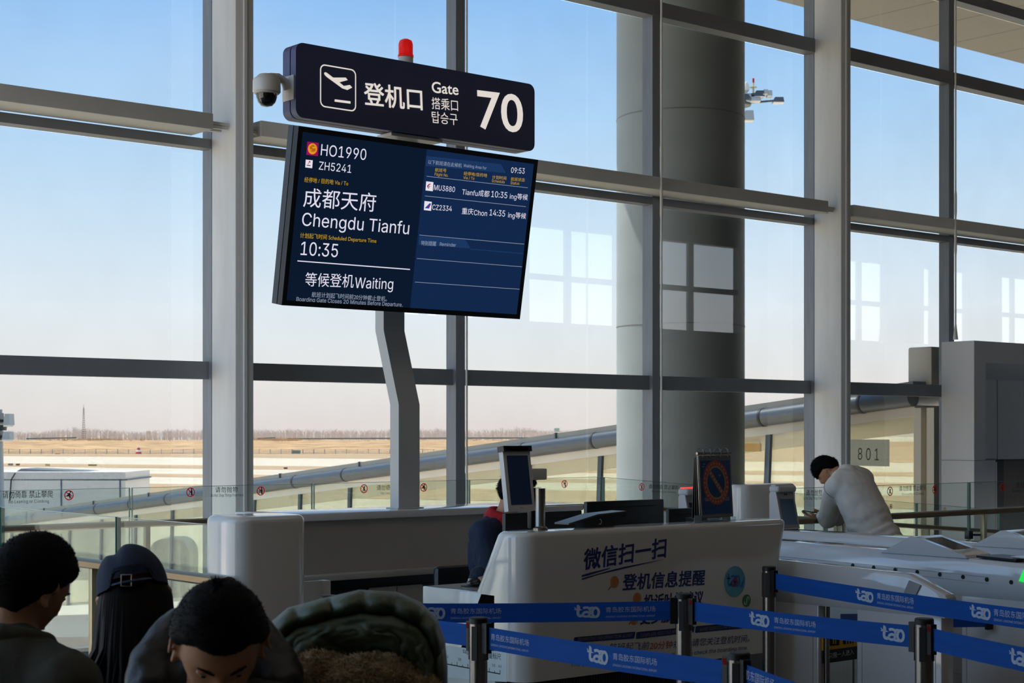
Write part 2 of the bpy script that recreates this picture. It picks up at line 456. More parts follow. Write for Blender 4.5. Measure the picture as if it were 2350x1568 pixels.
# curtain wall: mullions every 3 m, transoms, glass
ZT = [(-.56, -.40), (2.145, 2.315), (4.37, 4.46), (6.64, 6.82), (7.86, 8.02)]
xk = lambda k: 8.0 + 3.0 * k
ti = 0
for k in range(-3, 18):
    struct('trim_%d' % (100 + k + 10), MB().box(xk(k), xk(k) + .125, 14.0, YG - .02, -5.0, CEILZ), M_alu)
for j, (z0, z1) in enumerate(ZT):
    for k in range(-3, 17):
        yf = 14.05 if j in (0, 1) else (14.0 if j == 2 else 13.98)
        m = MB().box(xk(k) + .125 if j != 1 else xk(k) + .12, xk(k + 1) + (.03 if j != 2 else 0), yf, YG - .02, z0, z1)
        struct('trim_%d' % (200 + j * 40 + k + 10), m, M_aludark)
n = 0
for k in range(-3, 17):
    lv = [-5.0] + [z for ab in ZT for z in ab] + [CEILZ]
    if -1 <= k <= 5:
        for j in range(0, len(lv), 2):
            n += 1; struct('window_%d' % n, MB().box(xk(k) + .06, xk(k + 1) + .06, YG - .012, YG, lv[j], lv[j + 1]), M_pane, smooth=0)
    else:
        n += 1; struct('window_%d' % n, MB().box(xk(k) + .06, xk(k + 1) + .06, YG - .012, YG, -5, CEILZ), M_pane, smooth=0)
# steel columns against every third mullion
for i, k in enumerate(range(-3, 17, 3)):
    m = MB().box(xk(k), xk(k) + .2, 13.55, 13.998, -5.0, CEILZ, bev=.012)
    m.box(xk(k) + .085, xk(k) + .115, 13.53, 13.56, -5.0, CEILZ)
    struct('column_%d' % (i + 1), m, M_column)
# light shelves between the columns, with end brackets
for i, k in enumerate(range(-3, 9, 3)):
    a, b = xk(k) + .3, xk(k + 3) - .22
    m = MB().box(a, b, 13.58, 13.995, 4.47, 4.62, bev=.006)
    for x, sgn in ((a, -1), (b, 1)):
        e = .1 if sgn < 0 else .22
        lo, hi = (x - e, x + .02) if sgn < 0 else (x - .02, x + e)
        m.box(lo, hi, 13.66, 13.73, 4.535, 4.565); m.box(lo, hi - .02, 13.66, 13.69, 4.50, 4.53); m.box(lo + .02, hi - .05, 13.72, 13.78, 4.485, 4.51)
    o = struct('trim_%d' % (500 + i), m, M_shelf)
# hanger rods of the light shelves
for i, (px, zb) in enumerate([(1071, -5.0), (1518, -5.0), (2193, 2.93)]):
    x = at(px, 700, y=13.54).x
    m = MB().cyl((x, 13.54, zb), (x, 13.54, CEILZ), .012, seg=10)
    for zc in ((4.82, 4.32) if zb < 0 else (4.82, 4.3)):
        m.cyl((x, 13.54, zc - .13), (x, 13.54, zc + .13), .018, seg=10); m.cyl((x, 13.54, zc - .22), (x, 13.54, zc - .13), .009, .018, seg=10); m.cyl((x, 13.54, zc + .13), (x, 13.54, zc + .22), .018, .009, seg=10)
    if zb > 0: m.cyl((x, 13.54, zb), (x, 13.54, zb + .22), .035, .012, seg=12)
    struct('trim_%d' % (520 + i), m, M_shelf)
# boarding portal at the foot of the ramp
PX = 19.75
struct('wall_portal', MB().box(PX, PX + .28, 13.41, 13.95, -.9, 2.92).box(PX + .28, 25, 13.41, 13.95, 2.62, 2.92)
       .prism([(PX + .28, 13.41, 2.62), (PX + .28, 13.80, 2.40), (PX + .28, 13.82, 2.62)], (5, 0, 0)).box(PX + .28, 25, 13.80, 13.95, 1.24, 2.42)
       .box(PX + .28, 20.86, 13.80, 13.95, -.9, 1.25), M_whitem)
m = MB().box(PX - .004, PX, 13.41, 13.95, 1.235, 1.243).box(PX, PX + .5, 13.405, 13.41, 1.235, 1.243).box(21.4, 21.41, 13.405, 13.41, 2.62, 2.92).box(20.9, 20.91, 13.795, 13.80, 1.24, 2.42)
struct('trim_530', m, M_aludark)
m = MB().box(20.87, 20.91, 13.84, 13.9, -.9, 1.2).box(20.93, 20.96, 13.84, 13.9, -.9, 1.2)
struct('door_1', m, M_column)
M_vest = mat('taupe_vestibule_panel', '#6b645c', .6)
struct('wall_door_side', MB().box(21.25, 25, 13.93, 13.98, -.9, 1.24), M_vest)
struct('door_2', MB().box(20.86, 21.25, 13.92, 13.97, -.9, 1.24), M_black)  # black sheet in place of the dark interior past the door


# ------------------------------------------------------------------ outside
GZ = -5.0
def strips(name, rows, matl, x0=-620, x1=900, yaw=-25, z=0.0, piv=(-118, 471)):
    """long ground strips; rows are distances (near, far) along the airfield's cross direction"""
    a = math.radians(yaw); d = Vector((math.cos(a), math.sin(a))); q = Vector((-d.y, d.x))
    for i, (n0, n1) in enumerate(rows):
        m = MB(); P = []
        for s, w in ((x0, n0), (x1, n0), (x1, n1), (x0, n1)):
            c = d * s + q * w; P.append(camfrm(c.x, c.y, GZ + z))
        m.flat(P); o = m.build(name, matl, smooth=0); o['kind'] = 'structure'
M_apron = mat('pale_concrete_apron', '#e6d5bb', .8, 0, .05, .05)
M_dry = mat('dry_winter_grass', '#c8a67e', .95, 0, .12, .08)
struct('ground', MB().box(-2500, 2500, YG + .3, 4500, GZ - .5, GZ), M_apron)
struct('ground_floor', MB().box(X0, X1, YB, YG + .3, GZ - .5, GZ), mat('lower_hall_floor', '#8f9499', .4))
def q_of(px, py):            # cross distance of a ground pixel
    p = at(px, py, z=GZ); a = math.radians(-25)
    return p.dot(RGT) * -math.sin(a) + p.dot(FWD) * math.cos(a)
Q = lambda py: q_of(230, py)
strips('grass_verge', [(Q(1048.5), Q(1042)), (Q(1073.5), Q(1066)), (Q(1093), Q(1086)), (Q(1133), Q(1109))], M_dry, z=.03)
strips('grass_field', [(Q(1041.5), Q(1041.5) + 900)], M_dry, z=.04)
# ---- round concrete column carrying the overhang
c = at(1561.5, 900, d=24.6)
M_conc = mat('pale_concrete_column', '#a9b4b9', .6, 0, .05, 1.2, stretch=(1, 1, 2))
o = MB().cyl((c.x, c.y, GZ), (c.x, c.y, CEILZ), .955, seg=64).build('concrete_column', M_conc)
tag(o, 'round grey concrete column standing outside behind the glass wall', 'column')
m = MB()
for z in (0.1, 3.2, 6.3): m.lathe([(.957, z), (.961, z + .006), (.961, z + .014), (.957, z + .02)], (c.x, c.y, 0), 64)
j = m.build('joint', mat('column_joint', '#8b9093', .6), parent=o)

# ---- jet bridge corridor climbing to the terminal (runs out along y)
JX, JW = 20.4, 3.6
jz = lambda y: 1.776 - .0975 * (y - 21.3)          # top of its parapet
JY0, JY1 = 14.9, 60.0
M_jroof = mat('jet_bridge_grey_cladding', '#8f918e', .45, .2, .05, 1)
M_pipe = mat('galvanised_duct', '#666c74', .36, .6, .10, 5, stretch=(6, .5, 6))
M_jwhite = mat('jet_bridge_white_panel', '#faf0e0', .5, 0, .03, 1)
M_jslab = mat('jet_bridge_blue_grey_fascia', '#56656f', .5, 0, .05, 1)
t_ = thing('jet_bridge', 'long sloping glazed passenger boarding bridge outside with a grey pipe along its roof', 'jet bridge', (JX, JY0, GZ))
def slab(m, x0, x1, ya, yb, lo, hi):
    return m.prism([(x0, ya, jz(ya) + lo), (x0, yb, jz(yb) + lo), (x0, yb, jz(yb) + hi), (x0, ya, jz(ya) + hi)], (x1 - x0, 0, 0))
m = slab(MB(), JX - .02, JX + JW, JY0, JY1, -.095, 0)
m.build('parapet', M_jroof, t_)
y = JY0 + 1.6
while y < JY1: slab(MB(), JX - .05, JX + .02, y, y + .035, -.10, .012).build('seam', M_jslab, t_, smooth=0); y += 3.2
m = MB().tube([(JX - .02, JY0, jz(JY0) - .235), (JX - .02, JY1, jz(JY1) - .235)], .145, 24)
pipe = m.build('roof_pipe', M_pipe, t_)
y = JY0 + .9; M_jdark = mat('dark_joint_band', '#2b3036', .5)
while y < JY1: MB().tube([(JX - .02, y, jz(y) - .235), (JX - .02, y + .05, jz(y + .05) - .235)], .152, 24).build('pipe_joint', M_jdark, pipe); y += 2.0
slab(MB(), JX + .02, JX + JW, JY0, JY1, -.52, -.36).build('window_head', M_jwhite, t_)
slab(MB(), JX, JX + JW, JY0, JY1, -3.12, -2.86).build('sill', M_jwhite, t_)
slab(MB(), JX + .04, JX + JW, JY0, JY1, -3.75, -3.12).build('floor_deck', M_jslab, t_)
slab(MB(), JX + JW - .06, JX + JW - .04, JY0, JY1, -2.9, -.5).build('far_glazing', M_bridge, t_, smooth=0)
slab(MB(), JX + .08, JX + .1, JY0, JY1, -2.9, -.5).build('near_glazing', M_bridge, t_, smooth=0)
y = JY0 + 2.95; M_post = mat('slate_grey_post', '#4b5a66', .45, .1, .06, 4)
while y < JY1 - 1:
    sl = -.0975 * -.3
    MB().prism([(JX + .03, y, jz(y) - 2.9), (JX + .03, y + .1, jz(y) - 2.9), (JX + .03, y + .1 - .12, jz(y) - .5), (JX + .03, y - .12, jz(y) - .5)], (.06, 0, 0)).build('window_post', M_post, t_)
    y += 2.0
for yy in (JY0 - .15, JY0 - .38):
    MB().box(JX - .03, JX + .12, yy, yy + .13, -1.4, jz(JY0) - .4).build('end_post', M_jwhite, t_)
for yy in (22, 40): MB().cyl((JX + JW / 2, yy, GZ), (JX + JW / 2, yy, jz(yy) - 3.7), .35, seg=20).build('support_leg', M_jslab, t_)
m = MB().lathe([(.0, 0), (.22, 0), (.24, -.02), (.24, -.05), (.0, -.05)], (0, 0, 0), 28); 
cl = at(2047, 951, x=JX + 1.5); o = MB().lathe([(.16, cl.z), (.2, cl.z - .015), (.2, cl.z - .03), (.16, cl.z - .035)], (cl.x, cl.y, 0), 28).build('ceiling_light', glow('oval_lamp', '#ffffff', 1.1), t_)
# white unit on the bridge roof, and the stand number board inside the bridge
a = at(2083, 885, x=JX + .3); b_ = at(2083, 798, x=JX + .3)
o = MB().box(JX + .3, JX + 2.4, JY0 - .1, a.y, jz(a.y) - .05, b_.z, bev=.03).build('equipment_cabinet', M_jwhite)
MB().box(JX + .32, JX + 2.38, JY0 - .08, a.y + .01, b_.z - .62, b_.z - .6).build('lid_seam', M_jslab, o)
MB().box(JX + .5, JX + .7, a.y, a.y + .1, b_.z - .5, b_.z - .3).build('vent', M_jslab, o)
tag(o, 'white equipment cabinet on the boarding bridge roof by the glass wall', 'cabinet')
pl = on((JX + 1.0, 0, 0), (-1, 0, 0))
c0, c1, c2, c3 = pl(1952, 1006), pl(2036, 1012), pl(2036, 1072), pl(1952, 1068)
o = MB().box(JX + 1.0, JX + 1.06, c1.y, c0.y, (c2.z + c3.z) / 2, (c0.z + c1.z) / 2).build('stand_number_board', glow('lit_board_white', '#e6e6d6', .62))
tag(o, 'lit white board with the number 801 inside the boarding bridge', 'sign')
pwrite(MB(), '8 0 1', pl, (1969, 1055), (2017, 1057), 27, (-1, 0, 0), lift=.006).build('lettering', M_ink, o, smooth=0)
c0, c2 = pl(1704, 1018), pl(1744, 1037)
o = MB().box(JX + 1.0, JX + 1.04, c2.y, c0.y, c2.z, c0.z).build('reflected_sign_board', mat('yellow_sign', '#e8b81e', .5)); o['k'] = 1  # solid board built in place of a yellow sign's reflection
tag(o, 'small yellow board in the boarding bridge standing in for a reflected sign beside the round column', 'sign')
MB().box(JX + 1.0, JX + 1.04, c2.y + .02, c0.y - .02, c0.z, jz(c0.y) - .5).build('hanger', M_jwhite, o)

# ---- white roofed bridge cabin further out on the apron
t_ = thing('bridge_cabin', 'flat white cabin of another boarding bridge beyond the balustrade', 'jet bridge', camfrm(-16.5, 62, GZ))
def cf(px, py, d): return at(px, py, d=d)
a, b_, c_ = cf(-60, 1083, 60), cf(288, 1086, 60), cf(288, 1180, 60)
def block(p, q, zlo, zhi, depth):
    p = Vector((p.x, p.y, zlo)); q = Vector((q.x, q.y, zlo)); e = FWD * depth
    return [p, q, q + e, p + e]
def blk(p, q, z0, z1, dp): return MB().prism(block(p, q, z0, z0, dp), (0, 0, z1 - z0))
blk(a, b_, cf(0, 1175, 60).z - 2.5, cf(0, 1100, 60).z, 4).build('cabin_wall', M_jwhite, t_)
blk(a, cf(292, 0, 60), cf(0, 1103, 60).z, cf(0, 1100, 60).z, 4.05).build('gutter', M_jslab, t_)
blk(a, b_, cf(0, 1100, 60).z, cf(0, 1084, 60).z, 4).build('fascia', mat('off_white_fascia', '#f2e6d8', .5), t_)
p0, p1, p2 = cf(34, 1085, 61), cf(48, 1076, 61), cf(245, 1084.5, 61)
MB().prism([p0, p1, p2, Vector((p2.x, p2.y, p0.z))], FWD * 2).build('roof_hood', mat('dark_roof_sheet', '#70757b', .5), t_)
for px in (139, 274):
    q = cf(px, 1100, 59.98); MB().prism([q, q + RGT * .05, q + RGT * .05 + UP * -2.2, q + UP * -2.2], FWD * .05).build('panel_seam', M_jslab, t_)
q = cf(35, 1086, 59.9)
MB().tube([q, q + RGT * -.15 + UP * -.25, q + RGT * -.2 + UP * -1.0], .025, 6).build('cable', M_black, t_)
for x in (-19, -15): MB().cyl(camfrm(x, 62, GZ), camfrm(x, 62, cf(0, 1175, 60).z - 2.4), .3).build('support_leg', M_jslab, t_)

# ---- floodlight masts
M_lamp = mat('floodlight_grey', '#aab0b2', .4, .2); M_lampd = mat('floodlight_dark', '#3d4a55', .3, .2)
def mast(label, D, pxm, pybase, ztop, floods, hub):
    p = at(pxm, 500, d=D)
    t_ = thing('floodlight_mast', label, 'floodlight mast', (p.x, p.y, GZ))
    MB().tube([(p.x, p.y, GZ), (p.x, p.y, ztop)], [.32, .16], 16).build('pole', M_lamp, t_)
    for (px, py, w, h, dk) in floods:
        q = at(px, py, d=D - .6); k = D / FPX; w *= k; h *= k
        f = MB().prism([q - RGT * w / 2 - UP * h / 2, q + RGT * w / 2 - UP * h / 2, q + RGT * w * .42 + UP * h / 2, q - RGT * w * .3 + UP * h / 2], FWD * .5).build('floodlight', M_lampd if dk else M_lamp, t_)
        g = q - UP * h * .5
        MB().prism([g - RGT * w * .45, g + RGT * w * .45, g + RGT * w * .45 - UP * .05, g - RGT * w * .45 - UP * .05], FWD * .4).build('lamp_glass', M_jwhite, f)
        MB().tube([q + FWD * .25, Vector((p.x, p.y, q.z - .1))], .05, 8).build('bracket', M_lampd, t_)
    for (px, py, r) in hub: 
        q = at(px, py, d=D); MB().lathe([(r, q.z - .12), (r * 1.05, q.z), (r, q.z + .12)], (p.x, p.y, 0), 20).build('lamp_ring', M_lampd, t_)
    return t_, p
t_, p = mast('tall floodlight mast with a red beacon rising behind the round column', 80, 1690, 900, at(0, 232, d=80).z,
     [(1743, 214, 24, 13, 1), (1757, 210, 13, 10, 0), (1767, 213, 12, 12, 0), (1787, 228, 26, 11, 1), (1715, 222, 20, 16, 0), (1719, 264, 24, 22, 0), (1730, 226, 34, 9, 0)], [(1700, 228, .8), (1700, 238, .7)])
q = at(1729, 212, d=80); z1 = at(0, 199, d=80).z; z2 = at(0, 190, d=80).z; z3 = at(0, 180, d=80).z
MB().cyl((q.x, q.y, q.z - .3), (q.x, q.y, z2), .045, seg=10).lathe([(.02, z1 + .02), (.17, z1 - .02), (.17, z1 - .05), (.02, z1 - .05)], (q.x, q.y, 0), 16).build('beacon_stem', mat('cream_paint', '#e0cfa0', .5), t_)
MB().cyl((q.x, q.y, z2), (q.x, q.y, z3), .05, seg=12).build('beacon', mat('red_beacon_lens', '#c01030', .3), t_)
MB().lathe([(.05, at(0, 213, d=80).z), (.16, at(0, 208, d=80).z), (.17, at(0, 198, d=80).z), (.1, at(0, 190, d=80).z), (.02, at(0, 188, d=80).z)], (at(1712, 200, d=80).x, at(1712, 200, d=80).y, 0), 16).build('camera_dome', M_jwhite, t_)
t_, p = mast('floodlight mast with white lamp boxes at the edge of the glass wall', 55, -6, 1000, at(0, 940, d=55).z,
     [(15, 963, 16, 26, 0), (13, 1000, 18, 18, 0), (-8, 960, 14, 24, 1), (-8, 1000, 14, 20, 1)], [(0, 980, .3)])

# ---- far airfield edge: fence, grassy bank, winter trees, signs and small things
def far(px, py, d): return at(px, py, d=d)
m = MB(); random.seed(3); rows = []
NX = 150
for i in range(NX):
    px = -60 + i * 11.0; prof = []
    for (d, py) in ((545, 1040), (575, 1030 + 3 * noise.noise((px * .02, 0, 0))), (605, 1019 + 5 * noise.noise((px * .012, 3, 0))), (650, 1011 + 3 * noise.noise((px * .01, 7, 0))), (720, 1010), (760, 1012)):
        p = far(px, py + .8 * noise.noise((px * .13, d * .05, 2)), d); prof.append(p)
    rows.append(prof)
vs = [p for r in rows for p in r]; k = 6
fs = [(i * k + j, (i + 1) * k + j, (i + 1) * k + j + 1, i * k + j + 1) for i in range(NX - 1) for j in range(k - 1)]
o = m.add(vs, fs).build('grass_bank', mat('golden_grass_bank', '#cfa676', .95, 0, .35, .12, stretch=(1, 1, 6)), smooth=60); o['kind'] = 'structure'  # bank colour lightened to suggest haze over the distance
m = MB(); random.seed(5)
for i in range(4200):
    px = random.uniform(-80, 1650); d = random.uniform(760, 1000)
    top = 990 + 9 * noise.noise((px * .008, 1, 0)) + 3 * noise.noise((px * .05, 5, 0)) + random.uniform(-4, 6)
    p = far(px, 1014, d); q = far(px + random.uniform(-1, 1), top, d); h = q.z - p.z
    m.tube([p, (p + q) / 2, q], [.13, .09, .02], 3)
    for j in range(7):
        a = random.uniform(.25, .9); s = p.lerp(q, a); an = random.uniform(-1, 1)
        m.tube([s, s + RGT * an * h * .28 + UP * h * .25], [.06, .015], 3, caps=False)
o = m.build('bare_treeline', mat('haze_tinted_twigs', '#e3d2c6', 1, 0, .15, .05), smooth=0, fix=False)  # distance haze is put into the pale twig colour
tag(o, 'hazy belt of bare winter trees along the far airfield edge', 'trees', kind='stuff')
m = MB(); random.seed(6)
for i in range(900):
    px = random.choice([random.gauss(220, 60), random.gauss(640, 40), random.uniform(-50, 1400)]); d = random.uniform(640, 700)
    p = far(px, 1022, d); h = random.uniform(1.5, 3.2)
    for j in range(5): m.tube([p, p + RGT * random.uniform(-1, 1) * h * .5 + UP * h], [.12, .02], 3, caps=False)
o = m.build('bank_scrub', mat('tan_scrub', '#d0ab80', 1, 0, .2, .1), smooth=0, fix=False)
tag(o, 'tan leafless scrub growing on the grassy bank beyond the runway', 'shrubs', kind='stuff')
t_ = thing('airfield_fence', 'grey mesh perimeter fence on posts along the foot of the grassy bank', 'fence', far(600, 1043, 531))
M_fence = mat('fence_grey', '#b3ada4', .6)
NP = 60
for i in range(NP):
    px = -30 + i * 25; p = far(px, 1043.5, 531)
    MB().box(p.x - .08, p.x + .08, p.y - .08, p.y + .08, GZ, GZ + 1.6).build('fence_post', M_fence, t_, smooth=0)
m = MB(); a = far(-30, 1040, 531); b_ = far(-30 + 25 * (NP - 1), 1040, 531)
for z in (.2, .7, 1.35): m.tube([(a.x, a.y, GZ + z), (b_.x, b_.y, GZ + z)], .04, 4)
for i in range(420):
    p = a.lerp(b_, i / 420); m.box(p.x - .03, p.x + .03, p.y - .03, p.y + .03, GZ + .1, GZ + 1.4)
m.build('mesh_panel', M_fence, t_, smooth=0, fix=False)
# long dark netting along the top of the bank
for (x0, x1), lab in (((60, 175), 'short dark green netting on the bank beside the radio mast'), ((590, 632), 'short dark green netting on the bank beside the first steel column'), ((660, 1400), 'long dark green netting along the top of the grassy bank')):
    p, q = far(x0, 1008.5, 690), far(x1, 1006.5, 690)
    tag(MB().prism([p, q, q + UP * .55, p + UP * .5], FWD * .3).build('green_netting', mat('dark_green_net', '#5f7a78', .9), smooth=0), lab, 'netting', 'netting strips on the bank')
def mark(name, label, cat, px, py, w, h, d, col, extra=None):
    p = at(px, py, z=GZ) if d is None else far(px, py, d); D = p.dot(FWD); k = D / FPX; w *= k; h *= k
    o = MB().prism([p - RGT * w / 2, p + RGT * w / 2, p + RGT * w / 2 + UP * h, p - RGT * w / 2 + UP * h], FWD * min(w, 1.0)).build(name, mat('paint_' + col[1:], col, .6), smooth=0)
    return tag(o, label, cat)
mark('taxiway_sign', 'small grey sign box on the airfield next to a red one', 'sign', 23, 1069, 9, 5, None, '#8a8d92')
mark('taxiway_sign', 'small dark red sign box beside the grey box on the airfield', 'sign', 40, 1069, 7, 4.5, None, '#8a3a34')
mark('taxiway_sign', 'small pale yellow sign box standing on the taxiway verge', 'sign', 108, 1070, 9, 5, None, '#cfc26a')
mark('taxiway_sign', 'wide olive sign board standing on the taxiway verge', 'sign', 211, 1070, 17, 4, None, '#8f9440')
mark('taxiway_sign', 'dark red sign box on the verge between column and sign post', 'sign', 655, 1077, 8, 4, None, '#7a2f2c')
mark('site_container', 'teal green container standing at the perimeter fence', 'container', 679, 1046, 19, 12, 533, '#3f7f78')
mark('distant_billboard', 'white square board standing among the hazy trees', 'board', 369, 1003, 8, 9, 700, '#f0f0f0')
mark('distant_shed', 'cream shed roof among the bare trees near the white board', 'shed', 340, 996, 9, 6, 740, '#e2d6bc')
mark('distant_building', 'pale green building far off behind the boarding bridge roof', 'building', 1278, 992, 12, 9, 1050, '#a9c9bd')
mark('distant_building', 'low pink building on the hazy skyline by the round column', 'building', 1215, 994, 30, 5, 1050, '#c9aaa2')
mark('service_vehicle', 'tiny yellow vehicle parked before the perimeter fence', 'vehicle', 131, 1044, 10, 3.5, 525, '#d8b13a')
t_ = thing('radio_mast', 'thin lattice radio mast rising above the bare trees', 'mast', far(192, 1005, 760))
m = MB(); p = far(192, 1006, 760); q = far(192, 936, 760)
for k in range(3):
    a = k * 2.09; m.tube([p + Vector((math.cos(a) * .9, math.sin(a) * .9, 0)), q + Vector((math.cos(a) * .2, math.sin(a) * .2, 0))], .09, 4)
for k in range(14):
    z = k / 14; c = p.lerp(q, z); r = .9 - .7 * z; m.lathe([(r, c.z), (r + .1, c.z + .1), (r, c.z + .2)], (c.x, c.y, 0), 3)
m.build('lattice', mat('mast_grey', '#8c8484', .6), t_, smooth=0)
MB().tube([q, q + UP * 1.5], .06, 5).build('antenna', mat('mast_grey', '#8c8484'), t_)
t_ = thing('marker_tower', 'small red and white marker tower at the perimeter fence', 'tower', far(318, 1042, 528))
p = far(318, 1042, 528)
for k in range(4):
    m = MB().lathe([(1.0 - .2 * k, p.z + .65 * k), (.85 - .2 * k, p.z + .65 * (k + 1))], (p.x, p.y, 0), 8); m.build('band', mat('paint_c8413a', '#c8413a') if k % 2 == 0 else M_jwhite, t_)

# dark arched container on the apron behind the bridge
p = at(388, 1411, z=GZ + .25); D = p.dot(FWD); k = D / FPX
t_ = thing('cargo_container', 'dark arched cargo container on the apron behind the boarding bridge glass', 'container', (p.x, p.y, GZ))
def arch(w, z0, z1, r, dn): return [p + RGT * x + FWD * dn + UP * (z - p.z) for x, z in [(-w, z0), (w, z0), (w, z1 - r)] + [(w - r + r * math.cos(a), z1 - r + r * math.sin(a)) for a in [math.radians(15 * i) for i in range(1, 6)]] + [(-w + r - r * math.sin(a), z1 - r + r * math.cos(a)) for a in [math.radians(15 * i) for i in range(1, 6)]] + [(-w, z1 - r)]]
w = 47 * k; zt = at(388, 1236, d=D).z
MB().prism(arch(w, GZ + .3, zt, w * .8, 0), FWD * 1.6).build('shell', mat('container_slate', '#3f4c50', .5), t_, smooth=30)
for x in (-.55, 0.0, .5): MB().prism([p + RGT * (w * x + e) + UP * (z - p.z) - FWD * .02 for e, z in ((-.02, GZ + .35), (.02, GZ + .35), (.02, zt - .25), (-.02, zt - .25))], FWD * .02).build('rib', M_lamp, t_, smooth=0)
MB().prism([p + RGT * x + UP * (z - p.z) - FWD * .05 for x, z in ((-w, GZ + .18), (w, GZ + .18), (w, GZ + .3), (-w, GZ + .3))], FWD * 1.7).build('base_frame', M_lampd, t_, smooth=0)
for x in (-.7, .7):
    q = p + RGT * (w * x); q.z = GZ + .12; MB().cyl(q - RGT * .06, q + RGT * .06, .12, seg=14).build('wheel', M_rubber, t_)
# ================================================================== glass balustrades with stickers
M_edge = mat('green_glass_edge', '#5d8f86', .15, 0, .05, 4)
M_clamp = mat('dark_steel_clamp', '#4d4f50', .3, .7, .05, 6)
def icon(parent, c, R, N, kind, r=.037):
    """round prohibition sticker: ring with slash and a small figure"""
    U = Vector((0, 0, 1)); m = MB(); c = Vector(c); N = Vector(N)
    P = lambda x, z: c + R * x * r + U * z * r + N * .002
    m.cur = 1
    if kind == 'lean':
        m.flat([P(.05, .62), P(.25, .62), P(.25, .3), P(.12, -.1), P(.2, -.7), P(.05, -.7), P(-.06, -.15), P(-.2, -.7), P(-.36, -.7), P(-.16, 0), P(-.02, .35)])
    elif kind == 'litter':
        m.flat([P(.1, .45), P(.42, .45), P(.42, -.05), P(.36, -.7), P(.1, -.7), P(.1, .2), P(-.35, .05), P(-.35, -.05), P(.1, .05)]); disc(m, P(.22, .62), R, U, .15 * r, 12)
        for x, z in ((-.35, -.2), (-.25, -.4), (-.4, -.5)): disc(m, P(x, z), R, U, .08 * r, 8)
    else:
        m.flat([P(-.75, -.22), P(.75, -.22), P(.75, -.12), P(-.75, -.12)]); disc(m, P(.3, .62), R, U, .15 * r, 12)
        m.flat([P(.2, .45), P(.42, .1), P(.55, -.1), P(.4, -.1), P(.25, .08), P(.2, -.25), P(.28, -.7), P(.12, -.7), P(.02, -.2), P(-.45, -.12), P(-.5, .05), P(-.02, .1), P(-.12, .3), P(-.32, .22), P(-.35, .35), P(0, .48)])
    m.cur = 0
    ring(m, c + N * .003, R, U, r * .80, r, 36)
    d = (R * math.cos(-.85) + U * math.sin(-.85)); e = (R * math.sin(.85) * 1 + U * math.cos(-.85)) * r * .09
    m.flat([c + N * .0035 + d * r * .88 + e, c + N * .0035 - d * r * .88 + e, c + N * .0035 - d * r * .88 - e, c + N * .0035 + d * r * .88 - e])
    o = m.build('prohibition_sticker', [M_red, M_ink], parent, smooth=0, fix=False)
